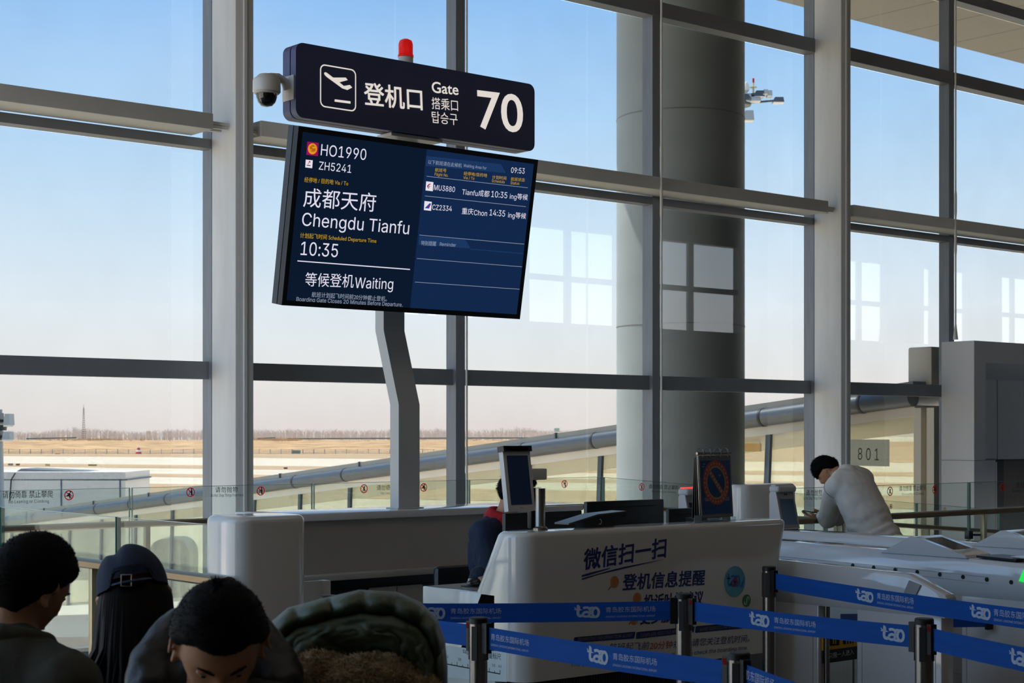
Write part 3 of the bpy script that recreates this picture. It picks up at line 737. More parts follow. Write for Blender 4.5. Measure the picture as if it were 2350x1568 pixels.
def run(name, label, fixed, axis, joints, ztop, rail_z, side, zf=lambda s: 0, rail_ext=(0, 0), open_base=False):
    """glass balustrade along x (axis 'x', at y=fixed) or y; side = direction of the rail from the glass (+1/-1)"""
    def V(s, o, z): return Vector((s, fixed + o, z)) if axis == 'x' else Vector((fixed + o, s, z))
    t = thing(name, label, 'balustrade', V(joints[0], 0, 0))
    for a, b in zip(joints[:-1], joints[1:]):
        m = MB(); g = .012
        P = [V(a + g, -.009, zf(a) + .02), V(b - g, -.009, zf(b) + .02), V(b - g, -.009, zf(b) + ztop), V(a + g, -.009, zf(a) + ztop)]
        p = m.prism(P, V(0, .018, 0) - V(0, 0, 0)).build('glass_panel', M_green, t, smooth=0)
        q = MB().prism([V(a + g, -.0095, zf(a) + ztop), V(b - g, -.0095, zf(b) + ztop), V(b - g, -.0095, zf(b) + ztop + .003), V(a + g, -.0095, zf(a) + ztop + .003)], V(0, .019, 0) - V(0, 0, 0))
        q.prism([V(b - g, -.0095, zf(b) + .02), V(b - g + .003, -.0095, zf(b) + .02), V(b - g + .003, -.0095, zf(b) + ztop), V(b - g, -.0095, zf(b) + ztop)], V(0, .019, 0) - V(0, 0, 0))
        q.prism([V(a + g - .003, -.0095, zf(a) + .02), V(a + g, -.0095, zf(a) + .02), V(a + g, -.0095, zf(a) + ztop), V(a + g - .003, -.0095, zf(a) + ztop)], V(0, .019, 0) - V(0, 0, 0))
        q.build('polished_edge', M_edge, p, smooth=0)
    a, b = joints[0] - rail_ext[0], joints[-1] + rail_ext[1]; o = side * .085
    n = max(2, int((b - a) / .8)); pts = [a + (b - a) * i / n for i in range(n + 1)]
    m = MB()
    rings = []
    for s in pts:
        z = zf(s) + rail_z
        rings.append([V(s, o + math.cos(q) * .036 if abs(math.cos(q)) < .8 else o + math.copysign(.036, math.cos(q)), z + math.sin(q) * .026) for q in [2 * math.pi * k / 12 for k in range(12)]])
    m.loft(rings); m.build('handrail', M_rail, t, smooth=60)
    for s in joints[1:-1] if len(joints) > 2 else joints:
        m = MB(); z = zf(s)
        lo, hi = (V(s + .07, o - .022, z), V(s + .11, o + .022, z + rail_z - .02))
        m.box(min(lo.x, hi.x), max(lo.x, hi.x), min(lo.y, hi.y), max(lo.y, hi.y), lo.z, hi.z, bev=.004)
        p = m.build('rail_post', M_bronzepost, t)
        for zc in (.28, rail_z - .2):
            k = MB(); A, B = V(s - .03, -.024, z + zc - .035), V(s + .03, .024, z + zc + .035)
            k.box(min(A.x, B.x), max(A.x, B.x), min(A.y, B.y), max(A.y, B.y), A.z, B.z, bev=.004)
            k.cyl(V(s, 0, z + zc), V(s + .09, o * .9, z + zc), .009, seg=8)
            k.build('glass_clamp', M_clamp, p)
    if not open_base:
        m = MB(); P = [V(a, -.05, zf(a) - .1), V(b, -.05, zf(b) - .1), V(b, -.05, zf(b) + .03), V(a, -.05, zf(a) + .03)]
        if axis == 'x' and abs(zf(b) - zf(a)) > .01:
            k = sorted(set([a, b] + [x for x in (10.74,) if a < x < b]))
            P = [V(x, -.05, zf(x) - .1) for x in k] + [V(x, -.05, zf(x) + .03) for x in reversed(k)]
        m.prism(P, V(0, .1, 0) - V(0, 0, 0)); m.build('base_channel', M_clamp, t)
    return t
Xr, N_ = Vector((1, 0, 0)), Vector((0, -1, 0))
YB1, YB3 = 11.4, 8.2
J1 = [10.74 - 1.64 * k for k in range(6)][::-1]
b1 = run('glass_balustrade', 'long clear glass balustrade behind the white back counter, level handrail', YB1, 'x', J1, 1.205, .935, -1)
b2 = run('glass_balustrade', 'clear glass balustrade sloping down along the ramp in front of the glass wall', YB1, 'x', [10.74 + 1.64 * k for k in range(6)], 1.2, .935, -1, zf=zr)
b3 = run('glass_balustrade', 'clear glass balustrade with bronze rail that the man in white leans on', YB3, 'x', [9.3, 10.1, 12.0, 13.9, 15.8], 1.2, .955, -1)
b0 = run('glass_balustrade', 'clear glass balustrade running from the rounded pillar towards the glass wall', 3.78, 'y', [6.6, 7.54, 8.96, 10.2], 1.2, .965, -1, rail_ext=(.28, 0))
def deco(t, y, items):
    pl = on((0, y - .0095, 0), (0, 1, 0))
    for it in items:
        if it[0] in ('lean', 'litter', 'climb'): icon(t, pl(it[1], it[2]), Xr, N_, it[0], it[3] if len(it) > 3 else .037)
        else:
            _, (x0, y0), (x1, y1), big = it
            cn, en = ('请勿倚靠 禁止攀爬', 'No Leaning or Climbing') if it[0] == 'L' else ('请勿抛物', 'Do Not Drop Things From Here')
            k = 13.5 * big; ww = x1 - x0
            line(t, M_ink, cn, pl, (x0, y0), (x1, y1), k, N_, lift=.002, spacing=1.15 if it[0] == 'D' else 1.0)
            s_ = (y1 - y0) / ww
            if it[0] == 'L': line(t, M_ink, en, pl, (x0 + ww * .12, y0 + s_ * ww * .12 + .70 * k), (x1 - ww * .08, y1 - s_ * ww * .08 + .70 * k), k * .45, N_, lift=.002, spacing=1.1)
            else: line(t, M_ink, en, pl, (x0 - ww * .2, y0 + .70 * k), (x1 + ww * .26, y1 + .70 * k), k * .5, N_, lift=.002)
deco(b1, YB1, [('L', (6, 1144), (121, 1142), 1.25), ('climb', 158, 1137), ('litter', 437, 1130), ('D', (494, 1131), (545, 1130), 1.0), ('litter', 598, 1127), ('lean', 835, 1122),
               ('L', (864, 1126), (950, 1124), .95), ('climb', 972, 1119), ('D', (1185, 1115), (1230, 1114), .8), ('litter', 1295, 1111)])
deco(b2, YB1, [('lean', 1472, 1118), ('L', (1488, 1122), (1556, 1125), .8), ('climb', 1575, 1127), ('climb', 2044, 1163, .03), ('lean', 2168, 1171, .03), ('D', (2194, 1177), (2216, 1178), .55), ('litter', 2241, 1177, .03)])
deco(b3, YB3, [('D', (1850, 1138), (1886, 1137), 1.0), ('lean', 2042, 1128), ('L', (2063, 1128), (2124, 1126), 1.0), ('climb', 2145, 1124), ('lean', 2300, 1118), ('D', (2331, 1121), (2370, 1119), 1.0)])

# ================================================================== back counter
YC = 8.1
xa, xb = at(640, 1183, y=YC).x, 7.45
t_ = thing('back_counter', 'long white back counter below the boarding gate sign', 'counter', ((xa + xb) / 2, YC + .25, 0))
MB().box(xa, xb, YC, YC + .5, 1.105, 1.15, bev=.008).build('counter_top', M_white, t_)
MB().box(xa + .1, xb, YC + .03, YC + .47, .79, 1.105).build('upstand_panel', M_greyp, t_)
MB().box(xa + .1, xb, YC - .06, YC + .47, .755, .79, bev=.004).build('worktop', M_greyp, t_)
MB().box(xa + .14, xb, YC + .06, YC + .45, .69, .755).build('shadow_gap', M_black, t_)
x = xa + .12
i = 0
while x < xb - .2:
    x2 = min(x + .72, xb)
    d = MB(); c = (x + x2) / 2
    P = [(x + .004, .08), (x2 - .004, .08), (x2 - .004, .69), (c + .17, .69), (c + .13, .645), (c - .13, .645), (c - .17, .69), (x + .004, .69)]
    d.prism([(p, YC, q) for p, q in P], (0, .02, 0)).build('cabinet_door', M_greyp, t_); x = x2
MB().box(xa + .12, xb, YC + .021, YC + .45, .08, .69).build('carcass', M_black, t_)
MB().box(xa + .14, xb, YC + .05, YC + .45, 0, .08).build('plinth', M_black, t_)

# ================================================================== white rounded gate pillars
def rrect(x0, x1, y0, y1, r, n=6):
    P = []
    for cx, cy, a0 in ((x1 - r, y1 - r, 0), (x0 + r, y1 - r, 90), (x0 + r, y0 + r, 180), (x1 - r, y0 + r, 270)):
        for i in range(n + 1):
            a = math.radians(a0 + 90 * i / n); P.append((cx + r * math.cos(a), cy + r * math.sin(a)))
    return P
def rounded_body(m, x0, x1, y0, y1, z0, z1, r, rt=.03):
    def scaled(e): return rrect(x0 + e, x1 - e, y0 + e, y1 - e, max(r - e, .004))
    prof = [(0, z0), (0, z1 - rt)] + [(rt * (1 - math.cos(a)), z1 - rt + rt * math.sin(a)) for a in [math.pi / 2 * i / 5 for i in range(1, 6)]]
    return m.loft([[(p, q, z) for p, q in scaled(e)] for e, z in prof])
p0 = at(545, 1190, y=6.34); p1 = at(705, 1190, y=6.34)
t_ = thing('gate_pillar', 'white rounded gate pillar at the end of the glass balustrade, beside the jacket', 'pillar', (p0.x + .2, 6.48, 0))
rounded_body(MB(), p0.x - .03, p1.x, 6.30, 6.62, 0, 1.25, .09).build('body', M_white, t_)
MB().box(p1.x + .005, p1.x + .135, 6.42, 6.435, .2, .935).build('acrylic_flap', mat('pale_acrylic_flap', '#dfe6e8', .12, 0, .05, 2, coat=.5), t_)
MB().box(p1.x + .135, p1.x + .17, 6.40, 6.455, 0, .935, bev=.004).build('flap_frame', M_whitem, t_)
p0 = at(1708, 1110, y=7.95); p1 = at(1835, 1110, y=7.95)
t_ = thing('gate_pillar', 'white rounded gate pillar behind the tablet on the automatic gates', 'pillar', ((p0.x + p1.x) / 2, 8.1, 0))
rounded_body(MB(), 8.88, p1.x + .0, 7.95, 8.13, 0, 1.25, .08).build('body', M_white, t_)
# ================================================================== sign pole, gate sign, display
YS = 8.10
M_polec = mat('light_grey_sign_pole', '#c4c4c2', .4, .1, .02, 2)
x0, x1 = at(915, 1172, y=8.25).x, at(963, 1172, y=8.25).x
t_ = thing('sign_pole', 'grey kinked steel pole standing on the back counter under the departure screen', 'pole', ((x0 + x1) / 2, 8.3, 1.15))
prof = [(8.25, 1.158), (8.25, 1.80), (8.41, 2.27), (8.41, 2.95), (8.27, 3.15), (8.27, 3.62)]
P = [(y, z) for y, z in prof] + [(y + .09, z) for y, z in reversed(prof)]
MB().prism([(x0, y, z) for y, z in P], (x1 - x0, 0, 0)).build('shaft', M_polec, t_, smooth=20)
MB().box(x0 - .02, x1 + .02, 8.23, 8.36, 1.15, 1.158, bev=.003).build('base_plate', M_polec, t_)
MB().box(x0 + .02, x1 - .02, 8.12, 8.43, 2.75, 2.85).build('display_bracket', M_black, t_)
MB().box(x0 - .15, x1 + .08, 8.12, 8.27, 3.435, 3.455).build('sign_bracket', M_polec, t_)

# --- gate sign
pl = on((0, YS, 0), (0, -1, 0)); N_ = Vector((0, -1, 0))
sx0, sx1 = pl(679, 200).x, pl(1227, 200).x
sz0, sz1 = 3.458, 3.895
M_navy = mat('dark_navy_sign_face', '#454c72', .45, 0, .05, 2)
M_letter = glow('lit_sign_white', '#efe6dc', .86)
t_ = thing('gate_sign', 'dark navy boarding gate sign with lit number 70', 'sign', ((sx0 + sx1) / 2, YS + .07, sz0))
def rr3(x0, x1, z0, z1, r, y, n=6): return [(p, y, q) for p, q in rrect(x0, x1, z0, z1, r, n)]
MB().loft([rr3(sx0, sx1, sz0, sz1, .05, YS), rr3(sx0, sx1, sz0, sz1, .05, YS + .055)]).build('face_panel', M_navy, t_, smooth=25)
MB().loft([rr3(sx0 + .006, sx1 - .006, sz0 + .006, sz1 - .006, .045, YS + .055), rr3(sx0 + .006, sx1 - .006, sz0 + .006, sz1 - .006, .045, YS + .065)]).build('seam', M_black, t_)
MB().loft([rr3(sx0, sx1, sz0, sz1, .05, YS + .065), rr3(sx0, sx1, sz0, sz1, .05, YS + .14)]).build('rear_panel', M_navy, t_, smooth=25)
line(t_, M_letter, '登机口', pl, (836.5, 241), (969, 254.5), 52, N_, fat=.013, lift=.0035)
line(t_, M_letter, 'Gate', pl, (991, 212), (1052, 218), 25, N_, bold=.012, lift=.002)
line(t_, M_letter, '搭乘口', pl, (991, 250), (1051, 256), 27, N_, lift=.002)
line(t_, M_letter, '탑승구', pl, (991, 282), (1050, 288), 27, N_, lift=.002)
line(t_, M_letter, '70', pl, (1097, 293), (1201, 304), 87, N_, bold=.010, lift=.002)
c5 = lambda x, y: pl(720 + x / 11.2, 130 + y / 11.2) + N_ * .002
m = MB()
m.flat([c5(*p) for p in [(262, 440), (266, 415), (290, 402), (325, 412), (495, 540), (820, 540), (870, 605), (655, 660), (770, 755), (925, 728), (985, 797), (860, 860), (730, 818), (330, 525), (285, 482)]])
m.flat([c5(*p) for p in [(535, 1098), (940, 1150), (942, 1212), (530, 1158)]])
A = c5(158, 205); B = c5(1085, 330); Cc = c5(1085, 1412); fx0, fx1, fz0, fz1 = A.x, B.x, c5(158, 1302).z, (A.z + c5(1085, 318).z) / 2
fz0 = (c5(158, 1300).z + c5(1085, 1412).z) / 2
o = rrect(fx0, fx1, fz0, fz1, .035); i_ = rrect(fx0 + .0075, fx1 - .0075, fz0 + .0075, fz1 - .0075, .0285); n = len(o)
m.add([(p, YS - .002, q) for p, q in o] + [(p, YS - .002, q) for p, q in i_], [(k, (k + 1) % n, n + (k + 1) % n, n + k) for k in range(n)])
m.build('departure_symbol', M_letter, t_, smooth=0, fix=False)

# --- beacon and dome camera on the sign
xb_ = at(931, 140, y=8.17).x
t_ = thing('warning_beacon', 'small red beacon lamp on top of the gate sign', 'beacon', (xb_, 8.17, sz1))
MB().lathe([(.046, sz1), (.046, sz1 + .045), (.044, sz1 + .05)], (xb_, 8.17, 0)).build('base', M_shelf, t_)
m, t, b = nodes_of('red_lens'); b.inputs['Base Color'].default_value = (.75, .005, .01, 1); b.inputs['Roughness'].default_value = .12; b.inputs['Transmission Weight'].default_value = .55
b.inputs['Emission Color'].default_value = (1, .02, .02, 1); b.inputs['Emission Strength'].default_value = .16
wv = t.nodes.new('ShaderNodeTexWave'); wv.wave_type = 'BANDS'; wv.bands_direction = 'Z'; wv.inputs['Scale'].default_value = 40; g = t.nodes.new('ShaderNodeTexCoord'); t.links.new(g.outputs['Object'], wv.inputs[0])
bp = t.nodes.new('ShaderNodeBump'); bp.inputs['Strength'].default_value = .6; bp.inputs['Distance'].default_value = .005; t.links.new(wv.outputs[0], bp.inputs['Height']); t.links.new(bp.outputs[0], b.inputs['Normal'])
MB().lathe([(.049, sz1 + .045), (.049, sz1 + .058), (.045, sz1 + .06), (.045, sz1 + .125), (.038, sz1 + .146), (.02, sz1 + .156), (.002, sz1 + .158)], (xb_, 8.17, 0)).build('lens', m, t_)
MB().box(xb_ - .014, xb_ + .014, 8.156, 8.184, sz1 + .06, sz1 + .115, bev=.004).build('bulb', glow('beacon_bulb', '#ff5a30', .6), t_)
xc = at(612, 200, y=8.17).x; zc = at(612, 200, y=8.17).z
M_cam = mat('camera_housing', '#cfcdc8', .4, 0, .02, 4)
t_ = thing('dome_camera', 'white dome surveillance camera bracketed to the end of the gate sign', 'camera', (sx0, 8.17, zc))
MB().lathe([(.0, .075), (.045, .072), (.075, .045), (.08, .035), (.081, -.028), (.076, -.034)], (xc, 8.17, zc)).build('housing', M_cam, t_)
MB().lathe([(.073, -.03), (.073, -.038), (.066, -.042), (.06, -.042)], (xc, 8.17, zc)).build('trim_ring', M_cam, t_)
MB().lathe([(.061, -.038), (.06, -.06), (.05, -.088), (.032, -.108), (.001, -.115)], (xc, 8.17, zc)).build('dome', mat('smoked_dome', '#05060a', .05, 0, 0, 1, coat=.6), t_)
m = MB().tube([(xc + .02, 8.17, zc + .055), (xc + .08, 8.17, zc + .065), (xc + .12, 8.17, zc + .05), (sx0 - .01, 8.17, zc + .01)], [.03, .026, .024, .03], 14)
m.build('arm', M_cam, t_)
MB().box(sx0 - .012, sx0, 8.11, 8.23, zc - .06, zc + .085, bev=.004).build('wall_plate', M_cam, t_)

# --- departure display, leaning forward
bot, top_ = Vector((0, 8.07, 2.357)), Vector((0, 7.89, 3.362))
dx0, dx1 = 5.066, 6.862
Ud = (top_ - bot).normalized(); Rd = Vector((1, 0, 0)); Nd = Rd.cross(Ud).normalized()
if Nd.y > 0: Nd = -Nd
Hd = (top_ - bot).length; Wd = dx1 - dx0
def D3(u, v, n=0): return Vector((dx0, 0, 0)) + bot + Rd * u + Ud * v + Nd * n
t_ = thing('departure_display', 'large dark blue departure screen for the flight to Chengdu, below the gate sign', 'screen', D3(Wd / 2, 0, -.05))
def dbox(m, u0, u1, v0, v1, n0, n1): return m.prism([D3(u0, v0, n0), D3(u1, v0, n0), D3(u1, v1, n0), D3(u0, v1, n0)], Nd * (n1 - n0))
M_bez = mat('black_display_bezel', '#1d1f25', .35, .2, .05, 6)
dbox(MB(), 0, Wd, 0, Hd, -.045, -.003).build('front_case', M_bez, t_, smooth=0)
dbox(MB(), .008, Wd - .008, .008, Hd - .008, -.053, -.045).build('seam', M_black, t_, smooth=0)
dbox(MB(), 0, Wd, 0, Hd, -.105, -.053).build('rear_case', mat('display_side', '#3a3f49', .4, .3, .08, 5), t_, smooth=0)
bz = .03
m = MB()
for a in ((0, Wd, 0, bz), (0, Wd, Hd - bz, Hd), (0, bz, bz, Hd - bz), (Wd - bz, Wd, bz, Hd - bz)): dbox(m, *a, -.003, .004)
m.build('bezel', M_bez, t_, smooth=0)
pd = on(D3(0, 0, 0), Nd)
m, t, b = nodes_of('display_image')
b.inputs['Base Color'].default_value = (.004, .006, .01, 1); b.inputs['Roughness'].default_value = .25; b.inputs['Specular IOR Level'].default_value = .12
g = t.nodes.new('ShaderNodeTexCoord'); w = t.nodes.new('ShaderNodeTexWave'); w.inputs['Scale'].default_value = 14; w.inputs['Distortion'].default_value = 3; t.links.new(g.outputs['Object'], w.inputs[0])
r = t.nodes.new('ShaderNodeMapRange'); r.inputs['To Min'].default_value = .95; r.inputs['To Max'].default_value = 1.05; t.links.new(w.outputs[0], r.inputs[0])
b.inputs['Emission Color'].default_value = lin('#0a182c') + (1,); t.links.new(r.outputs[0], b.inputs['Emission Strength'])
scr = MB().flat([D3(bz, bz, .0005), D3(Wd - bz, bz, .0005), D3(Wd - bz, Hd - bz, .0005), D3(bz, Hd - bz, .0005)]).build('screen', m, t_, smooth=0, fix=False)
m2 = m.copy(); m2.name = 'display_image_side'; m2.node_tree.nodes['Principled BSDF'].inputs['Emission Color'].default_value = lin('#11274a') + (1,)
q0, q1 = pd(978, 352), pd(946.6, 708)
u0 = (pd(977.7, 357) - D3(0, 0)).dot(Rd)
MB().flat([D3(u0, bz, .001), D3(Wd - bz, bz, .001), D3(Wd - bz, Hd - bz, .001), D3(u0, Hd - bz, .001)]).build('flight_list_panel', m2, scr, smooth=0, fix=False)
m3 = m2.copy(); m3.name = 'display_band'; m3.node_tree.nodes['Principled BSDF'].inputs['Emission Color'].default_value = lin('#1a3660') + (1,)
m = MB(); b3_ = lambda x, y: (930 + x / 3.92, 340 + y / 3.92)
pquad(m, pd, [b3_(190, 70), b3_(860, 145), b3_(905, 225), b3_(180, 160)], Nd, .0014); m.build('heading_band', m3, scr, smooth=0, fix=False); m = MB()
pquad(m, pd, [b3_(125, 790), b3_(540, 822), b3_(585, 903), b3_(118, 868)], Nd, .0014)
pquad(m, pd, [b3_(585, 905), b3_(1060, 945), b3_(1058, 953), b3_(585, 913)], Nd, .0014)
m.build('heading_band', m3, scr, smooth=0, fix=False)
M_tw = glow('screen_white', '#ece9fb', .88); M_ty = glow('screen_yellow', '#e0b01e', .72); M_tg = glow('screen_grey', '#a9b4cc', .7)
c2 = lambda x, y: (620 + x / 3.409, 280 + y / 3.409)
m = MB(); L = .0022
for s_, a, b_, h in [('HO1990', (735.3, 356.4), (839, 367.5), 26), ('ZH5241', (731, 389), (805, 397), 18.7), ('成都天府', (694.8, 475), (860.5, 487), 45),
                     ('Chengdu Tianfu', (691.9, 517.6), (937.4, 538), 31), ('10:35', (689, 585), (774, 590.5), 31), ('等候登机Waiting', (699, 657), (901, 664), 32)]:
    line(scr, M_tw, s_, pd, a, b_, h, Nd, lift=L, split=True)
for s_, a, b_, h in [('MU3880', (995, 436), (1043, 441), 12.2), ('CZ2334', (991, 481.2), (1036, 485), 12), ('Tianfu成都', (1059.6, 446), (1122, 453), 15), ('10:35', (1126.5, 452), (1163, 455.3), 14),
                     ('ing等候', (1169, 456), (1210, 460), 14), ('重庆Chon', (1059, 491.5), (1117, 496), 15), ('14:35', (1122.6, 494.3), (1158, 497.4), 14), ('ing等候', (1165, 499), (1206, 503), 14), ('09:53', (1172, 396.6), (1203, 398.8), 12.7)]:
    line(scr, M_tw, s_, pd, a, b_, h, Nd, lift=L, split=True)
pquad(m, pd, [c2(212, 1083), c2(1092, 1150), c2(1092, 1158), c2(212, 1091)], Nd, L)
m.build('rule', M_tw, scr, smooth=0, fix=False)
for s_, a, b_, h in [('经停地 / 目的地 Via / To', (697.7, 418), (798.3, 426.7), 12), ('计划起飞时间 Scheduled Departure Time', (688, 546), (863, 558.5), 12), ('航班号', (997.6, 394), (1023.6, 396), 8.8),
                     ('Flight No.', (996.8, 403), (1028, 406), 6.8), ('经停地/目的地', (1063.4, 402.2), (1117, 407.2), 8.8), ('Via / To', (1062.6, 410.7), (1088, 412.7), 6.5), ('计划时间', (1129, 410.6), (1161, 413.6), 8.6),
                     ('Schedule', (1128, 418), (1157.5, 421), 6.5), ('航班状态', (1171.6, 415), (1203.7, 417.5), 8.6), ('Status', (1171, 423), (1191, 424.3), 6.5)]:
    line(scr, M_ty, s_, pd, a, b_, h, Nd, lift=L)
for s_, a, b_, h in [('航班计划起飞时间前20分钟截止登机。', (714.5, 682), (887, 692), 12.3), ('Boarding Gate Closes 20 Minutes Before Departure.', (679.5, 691), (923, 704), 9.7),
                     ('以下航班请在此候机', (981.8, 376.5), (1058.8, 385), 10), ('Waiting Area for', (1063, 383), (1115.7, 389.3), 7), ('特别提醒', (965.7, 563), (1000, 565), 10.7), ('Reminder', (1008.6, 564), (1045.6, 566.5), 8)]:
    line(scr, M_tg, s_, pd, a, b_, h, Nd, lift=L)
for (xa_, ya_), (xb2, yb2), wd in [((190, 253), (1100, 357), 4), ((175, 430), (1083, 527), 4), ((125, 782), (1068, 864), 4), ((103, 993), (1048, 1068), 4), ((85, 1205), (1027, 1270), 4)]:
    m = MB(); pquad(m, pd, [b3_(xa_, ya_ - wd / 2), b3_(xb2, yb2 - wd / 2), b3_(xb2, yb2 + wd / 2), b3_(xa_, ya_ + wd / 2)], Nd, L); m.build('rule', M_tg, scr, smooth=0, fix=False)
p_ = [(705, 302.5), (975, 338), (975, 339.2), (705, 303.7)]
m = MB(); pquad(m, pd, p_, Nd, L); m.build('rule', M_tg, scr, smooth=0, fix=False)
# airline badges
h1 = lambda x, y: (690 + x / 14.69, 320 + y / 14.69); h2 = lambda x, y: (960 + x / 19.6, 410 + y / 19.6)
M_wht = glow('badge_white', '#f2eef8', .88); M_mag = glow('badge_magenta', '#a3105f', .8); M_org = glow('badge_orange', '#f0a020', .85); M_rd = glow('badge_red', '#c01028', .8); M_bl = glow('badge_blue', '#1d4fb8', .8); M_bk = glow('badge_ink', '#555566', .7)
def badge(polys, mats_, corners):
    m = MB(); pquad(m, pd, corners, Nd, L)
    for idx, ps in polys:
        m.cur = idx; pquad(m, pd, ps, Nd, L + .0005 * idx)
    m.build('airline_badge', mats_, scr, smooth=0, fix=False)
circ = lambda f, cx, cy, rx, ry, n=24: [f(cx + rx * math.cos(2 * math.pi * k / n), cy + ry * math.sin(2 * math.pi * k / n)) for k in range(n)]
badge([(1, circ(h1, 390, 318, 155, 185)), (2, [h1(*p) for p in [(300, 250), (400, 170), (490, 240), (370, 250), (400, 310), (500, 300), (480, 400), (370, 420), (310, 360), (420, 370), (300, 320)]])], [M_mag, M_org, glow('badge_orange_dark', '#c06a1c', .8)], [h1(220, 75), h1(603, 118), h1(570, 565), h1(182, 520)])
badge([(1, [h1(*p) for p in [(270, 725), (320, 740), (325, 790), (285, 770), (255, 830), (232, 828), (270, 765)]]), (2, [h1(*p) for p in [(195, 852), (325, 868), (322, 900), (193, 882)]])], [M_wht, M_rd, M_bk], [h1(165, 680), h1(402, 705), h1(380, 972), h1(148, 945)])
badge([(1, [h2(*p) for p in [(585, 240), (490, 280), (440, 345), (440, 400), (490, 465), (420, 435), (378, 325), (480, 232)]]), (2, [h2(*p) for p in [(605, 325), (510, 350), (480, 385), (520, 430), (450, 385), (470, 340)]])], [M_wht, M_rd, M_bl], [h2(345, 120), h2(670, 160), h2(640, 570), h2(315, 530)])
badge([(1, [h2(*p) for p in [(490, 1110), (565, 1122), (470, 1350), (280, 1328)]]), (2, circ(h2, 448, 1240, 38, 45, 14))], [M_wht, M_bl, M_rd], [h2(270, 1005), h2(597, 1045), h2(565, 1450), h2(240, 1415)])
# ================================================================== airport logo (t, a and o run together, the t ends in a tail fin)
def tao(mb, P, R, U, h, N, lift=.0014, wide=None):
    """P lower-left corner, h letter height"""
    N = Vector(N); k = h / 425.0; kx = (wide or h * 1.42) / 575.0
    f = lambda x, y: P + R * ((x - 215) * kx) + U * ((575 - (y - (x - 215) * .055)) * k * 1.06)
    S = lambda pts, w: stroke(mb, [f(*p) for p in pts], w * (k + kx) / 2, N, lift)
    def poly(pts): mb.flat([f(*p) + N * lift for p in pts])
    poly([(282, 150), (325, 165), (352, 215), (352, 292), (322, 296), (276, 272)])
    poly([(215, 218), (238, 222), (268, 266), (350, 286), (412, 318), (345, 326), (222, 306), (236, 262)])
    S([(308, 285), (304, 360), (304, 420), (312, 460), (332, 485), (362, 490), (392, 484)], 76)
    def arc(cx, cy, rx, ry, a0, a1, w, n=24):
        S([(cx + rx * math.cos(math.radians(a0 + (a1 - a0) * i / n)), cy - ry * math.sin(math.radians(a0 + (a1 - a0) * i / n))) for i in range(n + 1)], w)
    arc(487, 452, 72, 68, -60, 215, 62)
    S([(415, 440), (405, 470), (420, 500), (470, 520), (540, 515), (590, 535), (650, 545)], 58)
    S([(418, 268), (460, 250), (510, 252), (552, 280), (590, 330)], 62)
    poly([(535, 312), (592, 350), (604, 400), (596, 440), (622, 478), (560, 448), (520, 400), (556, 402)])
    arc(690, 410, 72, 134, -200, 160, 66, 40)
    S([(560, 270), (620, 262), (660, 275)], 50)
def disp(pl, a, b): return (pl(*b) - pl(*a)).length

# ================================================================== service desk
YD, XD0, XD1 = 5.81, 4.95, 6.88
ZD, ZP, ZW = 1.157, .455, .857
t_ = thing('service_desk', 'white boarding service desk printed with blue Chinese lettering', 'desk', ((XD0 + XD1) / 2, 6.1, 0))
def dring(z, e=0.0):
    k = (ZD - z) / (ZD - ZP)                       # widens in depth, narrows in length towards the plinth
    x1 = XD1 - .165 * k; y1 = 6.03 + .40 * k
    return [(p, q, z) for p, q in rrect(XD0 + e, x1 - e, YD + e, y1 - e, max(.10 - e, .01), 7)]
R_ = .028; m = MB()
m.loft([dring(ZP), dring(.7), dring(.95), dring(ZD - R_)] + [dring(ZD - R_ + R_ * math.sin(a), R_ * (1 - math.cos(a))) for a in [math.pi / 2 * i / 5 for i in range(1, 6)]])
m.build('counter_body', M_white, t_)
m, t, b = nodes_of('ribbed_dark_plinth'); b.inputs['Base Color'].default_value = lin('#2c2a29') + (1,); b.inputs['Roughness'].default_value = .45; M_rib = m
m = MB(); ring_ = []
x = XD0 + .1
while x < XD1 - .3:
    m.cyl((x, YD + .075, 0), (x, YD + .075, ZP), .0075, seg=8); x += .0165
m.box(XD0 + .09, XD1 - .28, YD + .075, 6.35, 0, ZP)
m.build('ribbed_plinth', M_rib, t_, fix=False)
MB().box(XD0 + .049, XD1 - .1, 6.12, 6.57, ZW - .045, ZW - .001).build('worktop', M_white, t_)
MB().box(XD0, XD0 + .05, 6.0, 6.57, 0, ZW, bev=.006).build('end_panel', M_white, t_)
MB().box(XD1 - .2, XD1 - .15, 6.2, 6.57, 0, ZW - .045).build('end_panel', M_white, t_)
# printing on the front
pf = on((0, YD - .0005, 0), (0, 1, 0)); Nf = Vector((0, -1, 0))
M_blue = mat('printed_dark_blue', '#15256b', .5, vary=.02); M_orange = mat('printed_orange', '#c77a22', .5, vary=.02); M_redp = mat('printed_red', '#b23a1a', .5, vary=.02)
c6 = lambda x, y: (1300 + x / 4.26, 1200 + y / 4.26)
line(t_, M_blue, '微信扫一扫', pf, (1339, 1309), (1527, 1279), 47, Nf, fat=.022, shear=.14)
for pts in ([(147, 560), (150, 545), (470, 455), (975, 352), (560, 432)], [(147, 530), (150, 512), (230, 488), (430, 440), (420, 452), (200, 520)]):
    m = MB(); pquad(m, pf, [c6(*p) for p in pts], Nf, .001); m.build('underline_stroke', M_blue, t_, smooth=0, fix=False)
line(t_, M_blue, '登机信息提醒', pf, (1428, 1355.5), (1616, 1343), 37, Nf, fat=.022, shear=.12)
line(t_, M_blue, '投诉吐槽建议', pf, (1476, 1400), (1612, 1389), 34, Nf, fat=.022, shear=.12)
line(t_, M_blue, '更多服务信息', pf, (1469, 1434), (1610, 1421), 34, Nf, fat=.022, shear=.12)
line(t_, M_blue, '航班起飞前', pf, (1396, 1496), (1488, 1491), 19, Nf, shear=.2)
